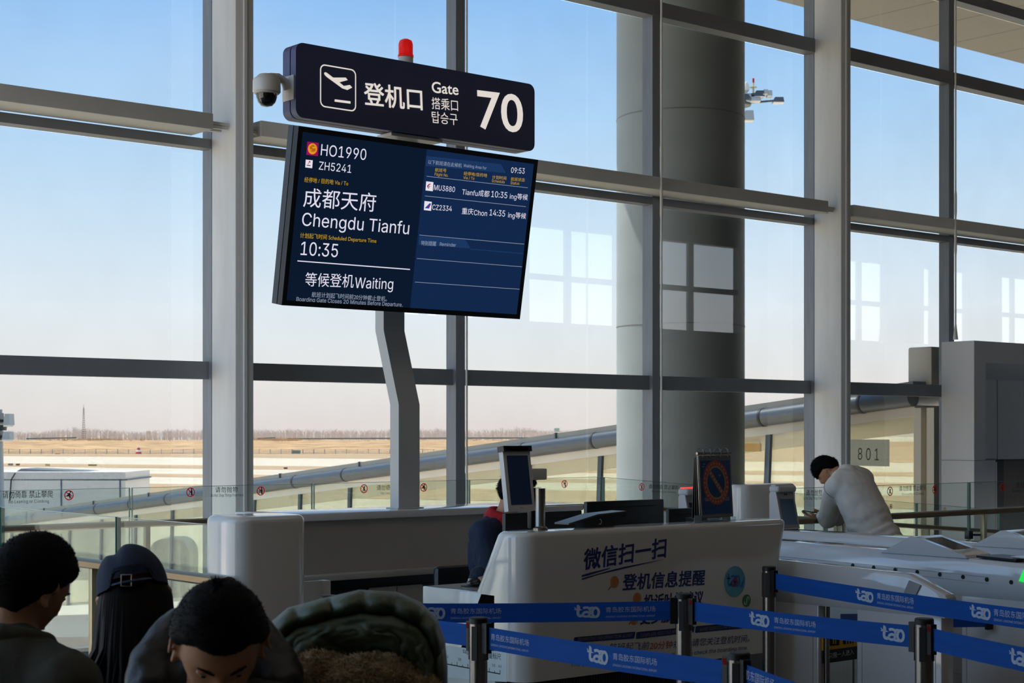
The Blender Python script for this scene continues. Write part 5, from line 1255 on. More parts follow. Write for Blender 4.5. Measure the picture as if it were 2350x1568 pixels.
def belt(label, A, B, marks, zA=.94, zB=.94, w=.078, red_at=None):
    """marks: list of (kind, px-left, px-right)"""
    d = B - A; d.z = 0; L = d.length; d.normalize(); n = Vector((d.y, -d.x, 0))
    if n.dot(FWD) > 0: n = -n
    a = A + d * .036; b = B - d * .036; sag = .010 * L
    N_ = 24; top = []; 
    for i in range(N_ + 1):
        f = i / N_; p = a.lerp(b, f); p.z = zA + (zB - zA) * f - sag * 4 * f * (1 - f) * .5; top.append(p)
    t = thing('queue_belt', label, 'barrier belt', top[0] - UP * w, 'blue retractable queue belts')
    vs = []; fs = []
    for p in top: vs += [p + n * .0008, p - UP * w + n * .0008, p - UP * w - n * .0008, p - n * .0008]
    for i in range(N_):
        for k in range(4): fs.append((4 * i + k, 4 * i + (k + 1) % 4, 4 * i + 4 + (k + 1) % 4, 4 * i + 4 + k))
    MB().add(vs, fs).build('webbing', M_belt, t, smooth=60)
    for p, e in ((A, d), (B, -d)):
        z = zA if e is d else zB
        MB().prism([p + e * .032 + n * .012 + UP * (z - w - .015 - p.z), p + e * .058 + n * .012 + UP * (z - w - .015 - p.z), p + e * .058 - n * .012 + UP * (z - w - .015 - p.z), p + e * .032 - n * .012 + UP * (z - w - .015 - p.z)], UP * (w + .028)).build('end_clip', M_rubber, t)
        if red_at is p: MB().prism([p + e * .04 + n * .013 + UP * (z - .012 - p.z), p + e * .055 + n * .013 + UP * (z - .012 - p.z), p + e * .055 - n * .013 + UP * (z - .012 - p.z), p + e * .04 - n * .013 + UP * (z - .012 - p.z)], UP * .02).build('red_button', M_red, t)
    pl = on(a + n * .001, n); R = d if d.dot(RGT) > 0 else -d
    def topz(P): 
        f = max(0, min(1, (P - a).dot(d) / (b - a).length)); return zA + (zB - zA) * f - sag * 2 * f * (1 - f)
    def pt(px):
        r = ray(px, 1400); s = (a + n * .001 - EYE).dot(n) / r.dot(n); return EYE + r * s
    for kind, xl, xr in marks:
        P0, P1 = pt(xl), pt(xr); z0, z1 = topz(P0), topz(P1); P0.z = z0; P1.z = z1; Rr = (P1 - P0).normalized(); ln = (P1 - P0).length
        ml = MB()
        if kind == 'logo':
            h = w * .70; tao(ml, P0 - UP * (w * .5 + h * .5), Rr, UP, h, n, .0012, wide=ln); ml.build('printed_logo', M_print, t, smooth=0, fix=False)
        else:
            write(ml, '青岛胶东国际机场', P0 - UP * (w * .54), P1 - UP * (w * .54), ln / 8.2 * .92, n, lift=.0012); ml.build('lettering', M_print, t, smooth=0, fix=False); ml = MB()
            write(ml, 'QINGDAO JIAODONG INTERNATIONAL AIRPORT', P0 - UP * (w * .80), P1 - UP * (w * .80), ln / 8.2 * .30, n, lift=.0012); ml.build('lettering', M_print, t, smooth=0, fix=False)
    return t
belt('dark blue queue belt passing before the service desk panel to the jacket', PP['jacket'], PP['desk'], [('logo', 962, 1022), ('text', 1034, 1150), ('logo', 1317, 1377), ('text', 1390, 1504)])
belt('blue queue belt between the green jacket and the bag ruler stanchion', PP['tablet'], PP['jacket'], [], red_at=PP['tablet'])
belt('blue queue belt crossing low before the desk from the bag ruler stanchion', PP['tablet'], PP['front'], [('text', 1127, 1214), ('logo', 1347, 1396), ('text', 1407, 1508)], red_at=PP['front'])
belt('blue queue belt crossing the emblem on the desk and the gate opening', PP['desk'], PP['side'], [('logo', 1719, 1766), ('text', 1777, 1872), ('logo', 2021, 2077), ('text', 2088, 2190)], red_at=PP['desk'])
belt('blue queue belt leaving the gate pedestal stanchion towards the passage', PP['side'], PP['out1'], [('logo', 2316, 2370), ('text', 2385, 2500)], red_at=PP['side'])
belt('blue queue belt stretched highest along the boarding gates', PP['gate'], PP['out2'], [('logo', 1963, 2005), ('text', 2013, 2097), ('logo', 2225, 2274), ('text', 2281, 2385)])
belt('short visible end of blue queue belt at the picture edge below the boarding notice', PP['front'], PP['out3'], [('text', 1690, 1778), ('logo', 1840, 1885)])
# belt wall-clip on the second gate
pa_ = on((7.92 + .013, 0, 0), (1, 0, 0)); q = pa_(2276, 1422)
A = at(2190, 1428, x=7.75)
t_ = thing('queue_belt', 'short blue belt clipped to the side of the gate with the green lamp', 'barrier belt', (7.9, q.y, q.z - .05), 'blue retractable queue belts')
MB().box(7.88, 7.933, q.y - .012, q.y + .012, q.z - .055, q.z + .055, bev=.006).build('wall_clip', M_rubber, t_)
e = Vector((7.30, q.y + .55, q.z - .01)); s = Vector((7.885, q.y, q.z))
MB().prism([s - UP * .039, s + UP * .039, e + UP * .039, e - UP * .039], Vector((.0, .0016, 0))).build('webbing', M_belt, t_, smooth=0)
# ================================================================== people
M_skin = mat('warm_skin', '#b98766', .5, 0, .05, 12, subsurf=.08)
M_hair = mat('black_hair', '#0a0808', .75, 0, .25, 30, stretch=(6, 6, 1), spec=.15)
M_hairb = mat('dark_brown_hair', '#120a07', .7, 0, .3, 20, stretch=(8, 8, .6), spec=.2)
M_eye = mat('eye_white', '#cfc8c0', .2); M_iris = mat('eye_dark', '#1a100c', .1); M_lip = mat('lip', '#8f5348', .5)
def remesh(mb, voxel, smooth=6, disp=None):
    me = bpy.data.meshes.new('tmp'); me.from_pydata([tuple(v) for v in mb.v], [], mb.f)
    o = bpy.data.objects.new('tmp', me); COL.objects.link(o)
    r = o.modifiers.new('r', 'REMESH'); r.mode = 'VOXEL'; r.voxel_size = voxel; r.use_smooth_shade = True
    s = o.modifiers.new('s', 'SMOOTH'); s.factor = .5; s.iterations = smooth
    dg = bpy.context.evaluated_depsgraph_get(); out = bpy.data.meshes.new_from_object(o.evaluated_get(dg))
    bpy.data.objects.remove(o); bpy.data.meshes.remove(me)
    if disp:
        ns = [v.normal.copy() for v in out.vertices]
        for v, n in zip(out.vertices, ns): v.co += n * disp(v.co)
    return out
def body(name, mb, m, parent, voxel=.008, smooth=6, disp=None):
    me = remesh(mb, voxel, smooth, disp)
    return link(name, me, m, parent, smooth=180)
HR = (.073, .092, .112)                              # half width, half depth, half height of a head
def head_pt(d):
    """face surface in head space: x right, y forward, z up"""
    x, y, z = d.x * HR[0], d.y * HR[1], d.z * HR[2]
    k = max(0, -z / HR[2])
    if y > 0:
        x *= 1 - .30 * k ** 1.5; y *= 1 - .04 * k
        if z < -.03: y += .012 * min(1, (-z - .03) / .05)
    else:
        y *= 1 - .45 * k ** 1.2; x *= 1 - .12 * k
    if z > 0: x *= 1 + .04 * (z / HR[2])
    g = lambda cx, cz, sx, sz: math.exp(-((x - cx) / sx) ** 2 - ((z - cz) / sz) ** 2)
    if d.y > .1:
        y += .020 * g(0, -.022, .012, .016) + .010 * g(0, .004, .008, .022) + .006 * g(0, -.068, .022, .010) + .009 * g(0, -.1, .02, .016)
        y += .006 * (g(.03, .026, .022, .009) + g(-.03, .026, .022, .009)) - .010 * (g(.031, .006, .017, .011) + g(-.031, .006, .017, .011)) + .005 * (g(.042, -.025, .02, .02) + g(-.042, -.025, .02, .02))
    return Vector((x, y, z))
def head_mb(mb, M, seg=56, rings=40):
    vs = []; fs = []
    for i in range(1, rings):
        a = math.pi * i / rings
        for k in range(seg):
            q = 2 * math.pi * k / seg
            vs.append(head_pt(Vector((math.sin(a) * math.cos(q), math.sin(a) * math.sin(q), math.cos(a)))))
    vs += [head_pt(Vector((0, 0, 1))), head_pt(Vector((0, 0, -1)))]; T = len(vs) - 2
    for i in range(rings - 2):
        for k in range(seg):
            k2 = (k + 1) % seg; fs.append((i * seg + k, (i + 1) * seg + k, (i + 1) * seg + k2, i * seg + k2))
    for k in range(seg):
        k2 = (k + 1) % seg; fs.append((T, k, k2)); fs.append((T + 1, (rings - 2) * seg + k2, (rings - 2) * seg + k))
    mb.add(vs, fs, M)
    for s in (1, -1):                                # ears: a dished shell with a raised rim
        E = M @ Matrix.Translation((s * .074, -.004, -.012)) @ Matrix.Rotation(s * -.38, 4, 'Z') @ Matrix.Rotation(.16, 4, 'X')
        mb.ell((s * .003, -.004, 0), (.0075, .017, .028), seg=14, M=E)
        mb.tube([(s * (.010 + .003 * math.sin(q)), .006 - .019 * math.cos(q) * .95, .030 * math.sin(q)) for q in [math.radians(-80 + 20 * i) for i in range(14)]], .0052, 8, M=E)
        mb.ell((s * .006, .006, -.028), (.006, .009, .010), seg=10, M=E)
def neck_mb(mb, M, base, r=.056):
    a = M @ Vector((0, -.012, -.045)); b = Vector(base)
    mb.limb([a, a.lerp(b, .5), b], [r, r * .98, r * 1.1])
def face_parts(root, M):
    for s in (1, -1):
        c = M @ Vector((s * .031, .0785, .005))
        MB().ell((s * .031, .0690, .005), (.0125, .0095, .0085), seg=14, rings=10, M=M).build('eyeball', M_eye, root)
        MB().ell((s * .031, .0775, .004), (.0055, .002, .0055), seg=12, rings=8, M=M).build('iris', M_iris, root)
        MB().ell((s * .031, .0702, .0095), (.0145, .0105, .0065), seg=14, rings=8, M=M).build('eyelid', M_skin, root)
        MB().tube([(s * .014, .0945, .026), (s * .028, .0885, .0295), (s * .044, .0745, .0255)], [.002, .0032, .0015], 8, M=M, flat=.7).build('eyebrow', M_hair, root)
    MB().tube([(-.022, .073, -.069), (-.01, .082, -.066), (0, .084, -.0665), (.01, .082, -.066), (.022, .073, -.069)], [.002, .0045, .004, .0045, .002], 8, M=M).build('mouth', M_lip, root)
def hair(root, M, thick=.018, hairline=.055, side=.0, back=-.075, mat_=None, spikes=900, slen=.018, fringe=0.0, seed=1, top=1.0, name='hair', lean=(0, .3, .5)):
    rnd = random.Random(seed); seg, rings = 56, 34; vs = []; idx = {}; fs = []
    def low(q):                                      # lower edge of the hair by direction (0 = face)
        f = math.cos(q)                              # 1 front, -1 back
        if f > .15: return side + (hairline - side) * min(1, ((f - .15) / .55)) ** .7 - fringe * max(0, f)
        return side + (back - side) * min(1, ((.15 - f) / .8))
    lay = []
    for k in range(seg):
        q = 2 * math.pi * k / seg; zl = low(q) / HR[2]; zl = max(-.95, min(.95, zl)); a1 = math.acos(zl)
        col = []
        for i in range(rings + 1):
            a = a1 * i / rings
            d = Vector((math.sin(a) * math.sin(q), math.sin(a) * math.cos(q), math.cos(a)))
            p = head_pt(d); n = Vector((d.x / HR[0], d.y / HR[1], d.z / HR[2])).normalized()
            e = min(1, (1 - i / rings) * 7) ** .6
            t = thick * e * (1 + (top - 1) * max(0, d.z)) * (1 + .10 * noise.noise(p * 45 + Vector((seed, 0, 0)))) + .001
            col.append((p + n * t, n, i / rings, p - n * .004))
        lay.append(col)
    for k in range(seg):
        for i in range(rings + 1): vs.append(lay[k][i][0])
    for k in range(seg): vs.append(lay[k][rings][3])
    b = seg * (rings + 1)
    for k in range(seg):
        k2 = (k + 1) % seg
        for i in range(rings): fs.append((k * (rings + 1) + i, k2 * (rings + 1) + i, k2 * (rings + 1) + i + 1, k * (rings + 1) + i + 1))
        fs.append((k * (rings + 1) + rings, k2 * (rings + 1) + rings, b + k2, b + k))
    mb = MB().add(vs, fs, M)
    for _ in range(spikes):
        k = rnd.randrange(seg); i = int(rings * math.sqrt(rnd.random())); p, n, f, _x = lay[k][min(i, rings)]; i2 = min(i + 1, rings); u1, u2 = rnd.random(), rnd.random()
        p = p.lerp(lay[k][i2][0], u1).lerp(lay[(k + 1) % seg][min(i, rings)][0].lerp(lay[(k + 1) % seg][i2][0], u1), u2)
        l = slen * rnd.uniform(.5, 1.2) * (.55 if f > .8 else 1)
        d = (n * .8 + Vector((rnd.gauss(0, .35) + lean[0], rnd.gauss(0, .35) + lean[1] * (1 if f < .6 else .1), rnd.gauss(0, .3) + (lean[2] if f < .5 else -.9 * f)))).normalized()
        q = p - n * .004
        mb.tube([q, q + d * l * .6 + n * .001, q + d * l + UP * 0], [.0009, .0007, .0002], 3, caps=False, M=M)
    return mb.build(name, mat_ or M_hair, root, smooth=60, fix=False)
def HM(pos, yaw, pitch=0, roll=0):
    """head frame: yaw = world direction the face points to (degrees from +x), pitch = chin down"""
    return Matrix.Translation(Vector(pos)) @ Matrix.Rotation(math.radians(yaw - 90), 4, 'Z') @ Matrix.Rotation(math.radians(-pitch), 4, 'X') @ Matrix.Rotation(math.radians(roll), 4, 'Y')
def hand_mb(mb, wrist, fwd, palm_n, curl=.6, s=1.0, thumb=1):
    """palm plus five bent fingers; fwd = direction of the fingers, palm_n = direction the palm faces"""
    w = Vector(wrist); f = Vector(fwd).normalized(); n = Vector(palm_n); n = (n - f * n.dot(f)).normalized(); sd = f.cross(n) * thumb
    c = w + f * .048 * s
    R = Matrix((sd, f, n)).transposed()
    mb.ell(c, (.040 * s, .050 * s, .015 * s), R)
    mb.limb([w, w + f * .03 * s], [.026 * s, .027 * s])
    for i, (o, L) in enumerate(((.028, .070), (.010, .080), (-.009, .074), (-.027, .058))):
        b = w + f * .088 * s + sd * o * s; pts = [b - f * .02 * s, b]; a = .25; d = f
        for j in range(3):
            a += curl * (.55 + .1 * i); d = f * math.cos(a) + n * math.sin(a); pts.append(pts[-1] + d * L * s * (.42, .32, .26)[j])
        mb.limb(pts, [.0095 * s, .0092 * s, .0088 * s, .0082 * s, .0072 * s], 10)
    b = w + f * .028 * s + sd * .034 * s
    mb.limb([b, b + (sd * .75 + f * .55 + n * .3).normalized() * .034 * s, b + (sd * .55 + f * .95 + n * .55).normalized() * .062 * s], [.0125 * s, .0108 * s, .0085 * s], 10)
def person(name_label, loc): return thing('person', name_label, 'person', loc)
def seated_legs(mb, hip, fwd, side, r=(.088, .068, .05), foot=.10):
    for s in (1, -1):
        h = Vector(hip) + side * s * .10; k = h + fwd * .42 + UP * .02; a = Vector((k.x, k.y, .09)) + fwd * .03
        mb.limb([h, k, a], [r[0], r[1], r[2]]); mb.limb([a - UP * .03, a + fwd * .14 - UP * .045], [.045, .036])
M_bench = mat('bench_dark_vinyl', '#26282b', .45)
def bench(label, c, yaw, n=1):
    """terminal seating under the people at the front"""
    t = thing('terminal_seat', label, 'seat', (c.x, c.y, 0)); M = Matrix.Translation((c.x, c.y, 0)) @ Matrix.Rotation(math.radians(yaw - 90), 4, 'Z')
    MB().box(-.2, .2, -.22, .24, .38, .43, M=M, bev=.02).build('seat', M_bench, t)
    MB().box(-.2, .2, -.30, -.245, .46, .84, M=M, bev=.02).build('backrest', M_bench, t)
    for x in (-.17, .17): MB().box(x - .02, x + .02, -.28, .2, 0, .38, M=M).build('leg', M_steel, t)
    MB().box(-.02, .02, -.30, -.26, .36, .5, M=M).build('back_bracket', M_steel, t)
def cloth_noise(a, f, seed=0):
    return lambda p: a * (noise.noise(Vector((p.x * f, p.y * f, p.z * f * .6 + seed))) + .5 * noise.noise(Vector((p.x * f * 2.3, p.y * f * 2.3, p.z * f * 1.4 + seed))))
cdir = lambda deg: Vector((math.cos(math.radians(deg)), math.sin(math.radians(deg)), 0))
FW = math.degrees(math.atan2(FWD.y, FWD.x))          # direction the camera looks, degrees from +x

# ---- person facing us, head bowed, black hooded jacket
hp = at(503, 1478, d=3.05)
r = person('person in black hooded jacket with bowed head and short black hair', (hp.x, hp.y, 0)); 
yaw = FW + 180 + 14; M = HM(hp, yaw, 44, 0)
f = cdir(yaw); sd = cdir(yaw - 90)
base = hp - f * .075 + UP * -.13; chest = base - f * .03 - UP * .2; hip = Vector((base.x, base.y, .50)) - f * .10
m = MB(); head_mb(m, M); neck_mb(m, M, base, .058)
m.ell(chest, (.15, .11, .2)); m.ell(hip + UP * .1, (.15, .12, .2)); m.limb([base, chest, hip], [.07, .12, .13])
seated_legs(m, hip, f, sd)
arms = []
for s in (1, -1):
    sh = base + sd * s * .17 - UP * .075 - f * .01; el = sh + sd * s * .05 - UP * .27 + f * .05; wr = el + f * .22 - sd * s * .10 + UP * .02
    arms.append((sh, el, wr)); m.limb([sh, el, wr], [.05, .042, .03]); hand_mb(m, wr, (f * .8 - sd * s * .3 + UP * .1), UP * .6 - sd * s * .6, .5, 1, thumb=s)
body('body', m, M_skin, r, .0065, 5)
face_parts(r, M)
hair(r, M, .019, .062, .015, -.07, spikes=9000, slen=.0065, seed=3, lean=(0, .1, .2))
for dx, l in ((-.006, .03), (.004, .035), (.012, .026)):   # a few strands standing up at the crown
    pass
m = MB(); cw = M @ Vector((.01, -.03, .12))
for k in range(14):
    a = Vector((random.gauss(0, .5), random.gauss(0, .5), 1.3)).normalized(); m.tube([cw + Vector((random.gauss(0, .012), random.gauss(0, .012), -.005)), cw + a * .014, cw + a * .026], [.002, .0014, .0004], 5, caps=False)
m.build('cowlick', M_hair, r, smooth=60, fix=False)
M_blk = mat('black_shell_fabric', '#060709', .5, 0, .15, 8, bump=.1, bscale=90)
m = MB(); 
for sh, el, wr in arms: m.limb([sh, el, wr], [.082, .07, .05])
m.limb([base - UP * .05 + sd * .10, base - UP * .05 - sd * .10], [.10, .10]); m.ell(chest, (.19, .15, .25), Matrix.Rotation(math.radians(yaw - 90), 3, 'Z')); m.ell(hip + UP * .08, (.19, .16, .25), Matrix.Rotation(math.radians(yaw - 90), 3, 'Z'))
for sh, el, wr in arms: m.limb([base - UP * .03, sh], [.09, .085])
# (leather-like placket and collar of the jacket)
body('jacket', m, M_blk, r, .009, 6, cloth_noise(.006, 14, 3))
m = MB()                                             # hood: thick roll behind and beside the head
hr = [(1.12, .0), (1.0, .6)]
pts = []
for q in range(-100, 101, 10):
    a = math.radians(q); d = -f * math.cos(a) + sd * math.sin(a)
    pts.append(base + d * (.125 + .01 * math.cos(a)) + UP * (.035 + .10 * math.cos(a) ** 2) - UP * (.05 if abs(q) > 80 else 0))
m.tube(pts, [.03 + .035 * math.cos(math.radians(q * .8)) for q in range(-100, 101, 10)], 14)
m.limb([base - f * .10 + UP * .02, base - f * .14 - UP * .08], [.12, .12])
body('hood', m, M_blk, r, .009, 5, cloth_noise(.008, 18, 9))
seated_m = MB(); seated_legs(seated_m, hip, f, sd, (.1, .08, .065)); body('trousers', seated_m, mat('dark_trousers', '#1b1d22', .8), r, .012, 5)
bench('dark terminal seat under the person with bowed head', hip, yaw)

# ---- person at the edge of the picture, seen from behind, facing towards the glass
hp = at(68, 1345, d=3.75)
yaw = FW - 34
r = person('person in olive jacket with short black hair, seen from behind at the picture edge', (hp.x, hp.y, 0)); M = HM(hp, yaw, 32, 4)
f = cdir(yaw); sd = cdir(yaw - 90); base = hp - f * .055 - UP * .125; chest = base - f * .02 - UP * .2; hip = Vector((base.x, base.y, .50)) - f * .06
m = MB(); head_mb(m, M); neck_mb(m, M, base, .056); m.limb([base, chest, hip], [.07, .13, .13]); seated_legs(m, hip, f, sd)
arms = []
for s in (1, -1):
    sh = base + sd * s * .18 - UP * .085; el = sh + sd * s * .04 - UP * .27 + f * .06; wr = el + f * .22 - sd * s * .08
    arms.append((sh, el, wr)); m.limb([sh, el, wr], [.05, .042, .03]); hand_mb(m, wr, f * .9 - sd * s * .3, UP, .5, 1, thumb=s)
body('body', m, M_skin, r, .0065, 5); face_parts(r, M)
hair(r, M, .017, .06, -.005, -.085, spikes=9000, slen=.0085, seed=8, lean=(0, .2, .3), fringe=.01)
M_olive = mat('olive_grey_fabric', '#3a3a31', .85, 0, .12, 10, bump=.15, bscale=120)
m = MB(); Rz = Matrix.Rotation(math.radians(yaw - 90), 3, 'Z')
for sh, el, wr in arms: m.limb([base - UP * .05, sh, el, wr], [.095, .085, .072, .05])
m.ell(chest, (.2, .15, .26), Rz); m.ell(hip + UP * .1, (.19, .16, .26), Rz)
body('jacket', m, M_olive, r, .009, 6, cloth_noise(.006, 12, 5))
m = MB(); m.tube([base + (cdir(yaw + q) * .078) + UP * (.012 - .02 * math.cos(math.radians(q))) for q in range(0, 361, 20)], .026, 12, caps=False); m.tube([base + (cdir(yaw + q) * .092) - UP * .03 for q in range(0, 361, 20)], .03, 12, caps=False)
body('collar', m, M_olive, r, .007, 4)
seated_m = MB(); seated_legs(seated_m, hip, f, sd, (.1, .08, .065)); body('trousers', seated_m, mat('dark_trousers', '#1b1d22'), r, .012, 5)
bench('dark terminal seat under the person in olive', hip, yaw)

# ---- woman with cap and long hair, seen from behind
hp = at(308, 1375, d=4.1)
yaw = FW + 12
r = person('person in navy cap worn over long dark hair, seen from behind', (hp.x, hp.y, 0)); M = HM(hp, yaw, 14, -9)
f = cdir(yaw); sd = cdir(yaw - 90); base = hp - f * .04 - UP * .16; chest = base - UP * .2; hip = Vector((base.x, base.y, .50)) - f * .03
m = MB(); head_mb(m, M); neck_mb(m, M, base, .05); m.limb([base, chest, hip], [.06, .11, .12]); seated_legs(m, hip, f, sd)
arms = []
for s in (1, -1):
    sh = base + sd * s * .15 - UP * .08; el = sh + sd * s * .05 - UP * .26; wr = el + f * .21 - sd * s * .06
    arms.append((sh, el, wr)); m.limb([sh, el, wr], [.045, .038, .028]); hand_mb(m, wr, f, UP, .5, .92, thumb=s)
body('body', m, M_skin, r, .0065, 5); face_parts(r, M)
M_coat = mat('near_black_coat', '#17161a', .8, 0, .15, 10)
m = MB()
for sh, el, wr in arms: m.limb([base - UP * .06, sh, el, wr], [.085, .075, .065, .045])
Rz = Matrix.Rotation(math.radians(yaw - 90), 3, 'Z'); m.ell(chest, (.17, .13, .25), Rz); m.ell(hip + UP * .1, (.18, .15, .25), Rz); body('coat', m, M_coat, r, .009, 6, cloth_noise(.005, 14, 2))
m = MB()                                             # long hair: a fall of overlapping locks down the back
rnd = random.Random(2)
for k in range(230):
    q = rnd.uniform(-125, 125); a = math.radians(q); d = Vector((math.sin(a), -math.cos(a), 0))
    p0 = M @ head_pt(Vector((d.x * .95, d.y * .95, .28)).normalized()); p1 = M @ (head_pt(Vector((d.x, d.y, -.05)).normalized()) * 1.10)
    n = (M.to_3x3() @ d).normalized(); n.z = 0
    L = rnd.uniform(.24, .36); w = rnd.uniform(-.03, .03)
    p2 = p1 - UP * L * .45 + n * .014 - f * .02; p3 = p1 - UP * L + n * (.035 + .02 * rnd.random()) - f * .035 + sd * (w - .05 * (1 if q < -40 else 0))
    m.tube([p0, p1, p2, p3], [.008, .014, .013, .002], 6)
m.build('long_hair', M_hairb, r, smooth=60, fix=False)
M_cap = mat('navy_denim_cap', '#1b2a44', .85, 0, .18, 14, bump=.2, bscale=200)
m = MB(); C0 = Matrix.Translation((0, -.006, .012))
prof = []
for i in range(13):
    a = math.pi / 2 * i / 12; prof.append((math.cos(a), math.sin(a)))
rings_ = []
for cz, sz in [(1.0, -.08), (1.0, 0)] + prof[1:]:
    ring_ = []
    for k in range(48):
        q = 2 * math.pi * k / 48; seam_ = 1 - .012 * (abs(math.cos(3 * q)) ** 30)
        x = .088 * cz * math.sin(q) * seam_; y = .106 * cz * math.cos(q) * seam_; z = .03 + .108 * (sz if sz > 0 else sz)
        if sz <= 0 and math.cos(q) < -.78: z += .055 * (1 - ((math.cos(q) + .78) / -.22 - 1) ** 2) if False else .038 * min(1, (-math.cos(q) - .78) / .1)
        z -= .016 * math.exp(-((x + .03) / .016) ** 2) * max(0, sz)
        ring_.append(M @ Vector((x, y - .006, z)))
    rings_.append(ring_)
m.loft(rings_); cap = m.build('cap', M_cap, r, smooth=50)
m = MB().tube([M @ Vector((.09 * math.sin(q), -.006 + .109 * math.cos(q), .028 + .0)) for q in [math.radians(150 + 5 * i) for i in range(13)]], .009, 8, flat=.35); m.build('strap', mat('cap_strap', '#22405f', .7), cap)
bk = M @ Vector((-.012, -.119, .03)); m = MB(); u_ = sd; 
for a, b in ((-1, -1), (1, -1), (1, 1), (-1, 1)): pass
P = [bk + u_ * x * .012 + UP * z * .014 for x, z in ((-1, -1), (1, -1), (1, 1), (-1, 1), (-1, -1))]; m.tube(P, .0022, 6); m.build('buckle', M_steel, cap)
m = MB(); br = []
for q in range(-60, 61, 10):
    a = math.radians(q); br.append((.088 * math.sin(a), .1 * math.cos(a)))
m.loft([[M @ Vector((x, y, .03)) for x, y in br] + [M @ Vector((x, y - .004, .026)) for x, y in reversed(br)], [M @ Vector((x * .95, y + .065 * math.cos(math.radians(q)), .012)) for (x, y), q in zip(br, range(-60, 61, 10))] + [M @ Vector((x * .95, y + .062 * math.cos(math.radians(q)), .008)) for (x, y), q in reversed(list(zip(br, range(-60, 61, 10))))]]); m.build('brim', M_cap, cap)
seated_m = MB(); seated_legs(seated_m, hip, f, sd, (.1, .08, .065)); body('trousers', seated_m, mat('dark_trousers', '#1b1d22'), r, .012, 5)
bench('dark terminal seat under the person in the cap', hip, yaw)

# ---- staff member behind the desk
hp = at(1184, 1128, y=7.05)
r = person('staff person in navy jacket with red scarf behind the white tablet', (hp.x, hp.y, 0))
yaw = -62; M = HM(hp, yaw, 22, 0)
fb = cdir(-80); sd = cdir(-170)                      # torso faces the desk; sd = own right
base = hp - cdir(yaw) * .05 - UP * .16; base += Vector((-.03, .0, 0)); chest = base - UP * .2 - fb * .03 + sd * .02; hip = Vector((base.x - .02, base.y + .06, .56))
m = MB(); head_mb(m, M); neck_mb(m, M, base, .056); m.limb([base, chest, hip], [.07, .125, .13])
for s in (1, -1):
    h = hip + sd * s * .1; k = h + fb * .36; a = Vector((k.x, k.y, .10)); m.limb([h, k, a], [.085, .066, .05]); m.limb([a - UP * .03, a + fb * .13 - UP * .05], [.044, .036])
hand_r = at(1088, 1330, y=6.42)
sh = base + sd * .175 - UP * .075; el = Vector((sh.x - .04, sh.y - .13, sh.z - .25)); wr = Vector((hand_r.x + .03, 6.42, .905))
m.limb([sh, el, wr], [.052, .043, .03]); hand_mb(m, wr, Vector((-.25, -1, -.1)), Vector((0, 0, -1)), .45, 1, 1)
sl = base - sd * .175 - UP * .075; ell_ = sl + fb * .10 - UP * .25; wl = ell_ + fb * .22 + UP * .0; m.limb([sl, ell_, wl], [.052, .043, .03]); hand_mb(m, wl, fb, Vector((0, 0, -1)), .45, 1, -1)
body('body', m, M_skin, r, .0065, 5); face_parts(r, M)
hair(r, M, .018, .06, -.002, -.07, spikes=2600, slen=.018, seed=11, fringe=.006, top=1.3)
M_navyj = mat('navy_uniform_fabric', '#14233f', .8, 0, .15, 10, bump=.15, bscale=120)
m = MB(); Rz = Matrix.Rotation(math.radians(-80 - 90), 3, 'Z')
m.limb([base - UP * .06, sh, el, wr + (wr - el).normalized() * .03], [.09, .085, .072, .046]); m.limb([base - UP * .06, sl, ell_, wl], [.09, .085, .07, .048])
m.ell(chest, (.19, .15, .25), Rz); m.ell(hip + UP * .12, (.185, .15, .26), Rz); body('jacket', m, M_navyj, r, .008, 6, cloth_noise(.007, 13, 1))
M_scarf = mat('red_knit_scarf', '#b00f1c', .8, 0, .12, 14, bump=.2, bscale=140)
m = MB()
for k, (rr, dz, tr) in enumerate(((.07, .030, .026), (.082, .0, .034), (.096, -.035, .036))):
    m.tube([base + cdir(q) * rr + UP * (dz + .02 * math.cos(math.radians(q + 80 - 180))) for q in range(0, 361, 18)], tr, 12, caps=False)
m.limb([base + fb * .10 - UP * .02, base + fb * .15 - UP * .14], [.05, .035]); body('scarf', m, M_scarf, r, .007, 5, cloth_noise(.004, 20, 4))
seated_m = MB()
for s in (1, -1):
    h = hip + sd * s * .1; k = h + fb * .36; a = Vector((k.x, k.y, .12)); seated_m.limb([h, k, a], [.1, .08, .062])
body('trousers', seated_m, mat('dark_trousers', '#1b1d22'), r, .012, 5)
m = MB(); c0 = el + Vector((.03, -.05, .02)); m.tube([c0 + Vector((.03, 0, .05)), c0 + Vector((-.01, -.02, .06)), c0 + Vector((-.035, -.03, .02)), c0 + Vector((-.04, -.03, -.01))], .006, 8); m.build('lanyard', M_black, r)
m = MB(); m.cyl(c0 + Vector((-.04, -.03, -.01)), c0 + Vector((-.05, -.03, -.07)), .009, seg=12); m.build('lanyard_clip', M_steel, r)
# swivel chair
t_ = thing('office_chair', 'black swivel chair behind the service desk', 'chair', (hip.x, hip.y, 0))
MB().box(hip.x - .24, hip.x + .24, hip.y - .2, hip.y + .22, .38, .44, bev=.03).build('seat', M_black, t_)
MB().box(hip.x - .20, hip.x + .26, hip.y + .26, hip.y + .32, .48, .86, bev=.03).build('backrest', M_black, t_)
MB().box(hip.x - .03, hip.x + .03, hip.y + .2, hip.y + .3, .38, .55).build('back_bracket', M_black, t_)
MB().cyl((hip.x, hip.y, .06), (hip.x, hip.y, .38), .03).build('column', M_steel, t_)
for k in range(5):
    a = cdir(72 * k + 20); MB().tube([Vector((hip.x, hip.y, .09)), Vector((hip.x, hip.y, .06)) + a * .28], [.025, .018], 8).build('foot', M_black, t_)
    MB().ell(Vector((hip.x, hip.y, .028)) + a * .28, .028).build('caster', M_rubber, t_)

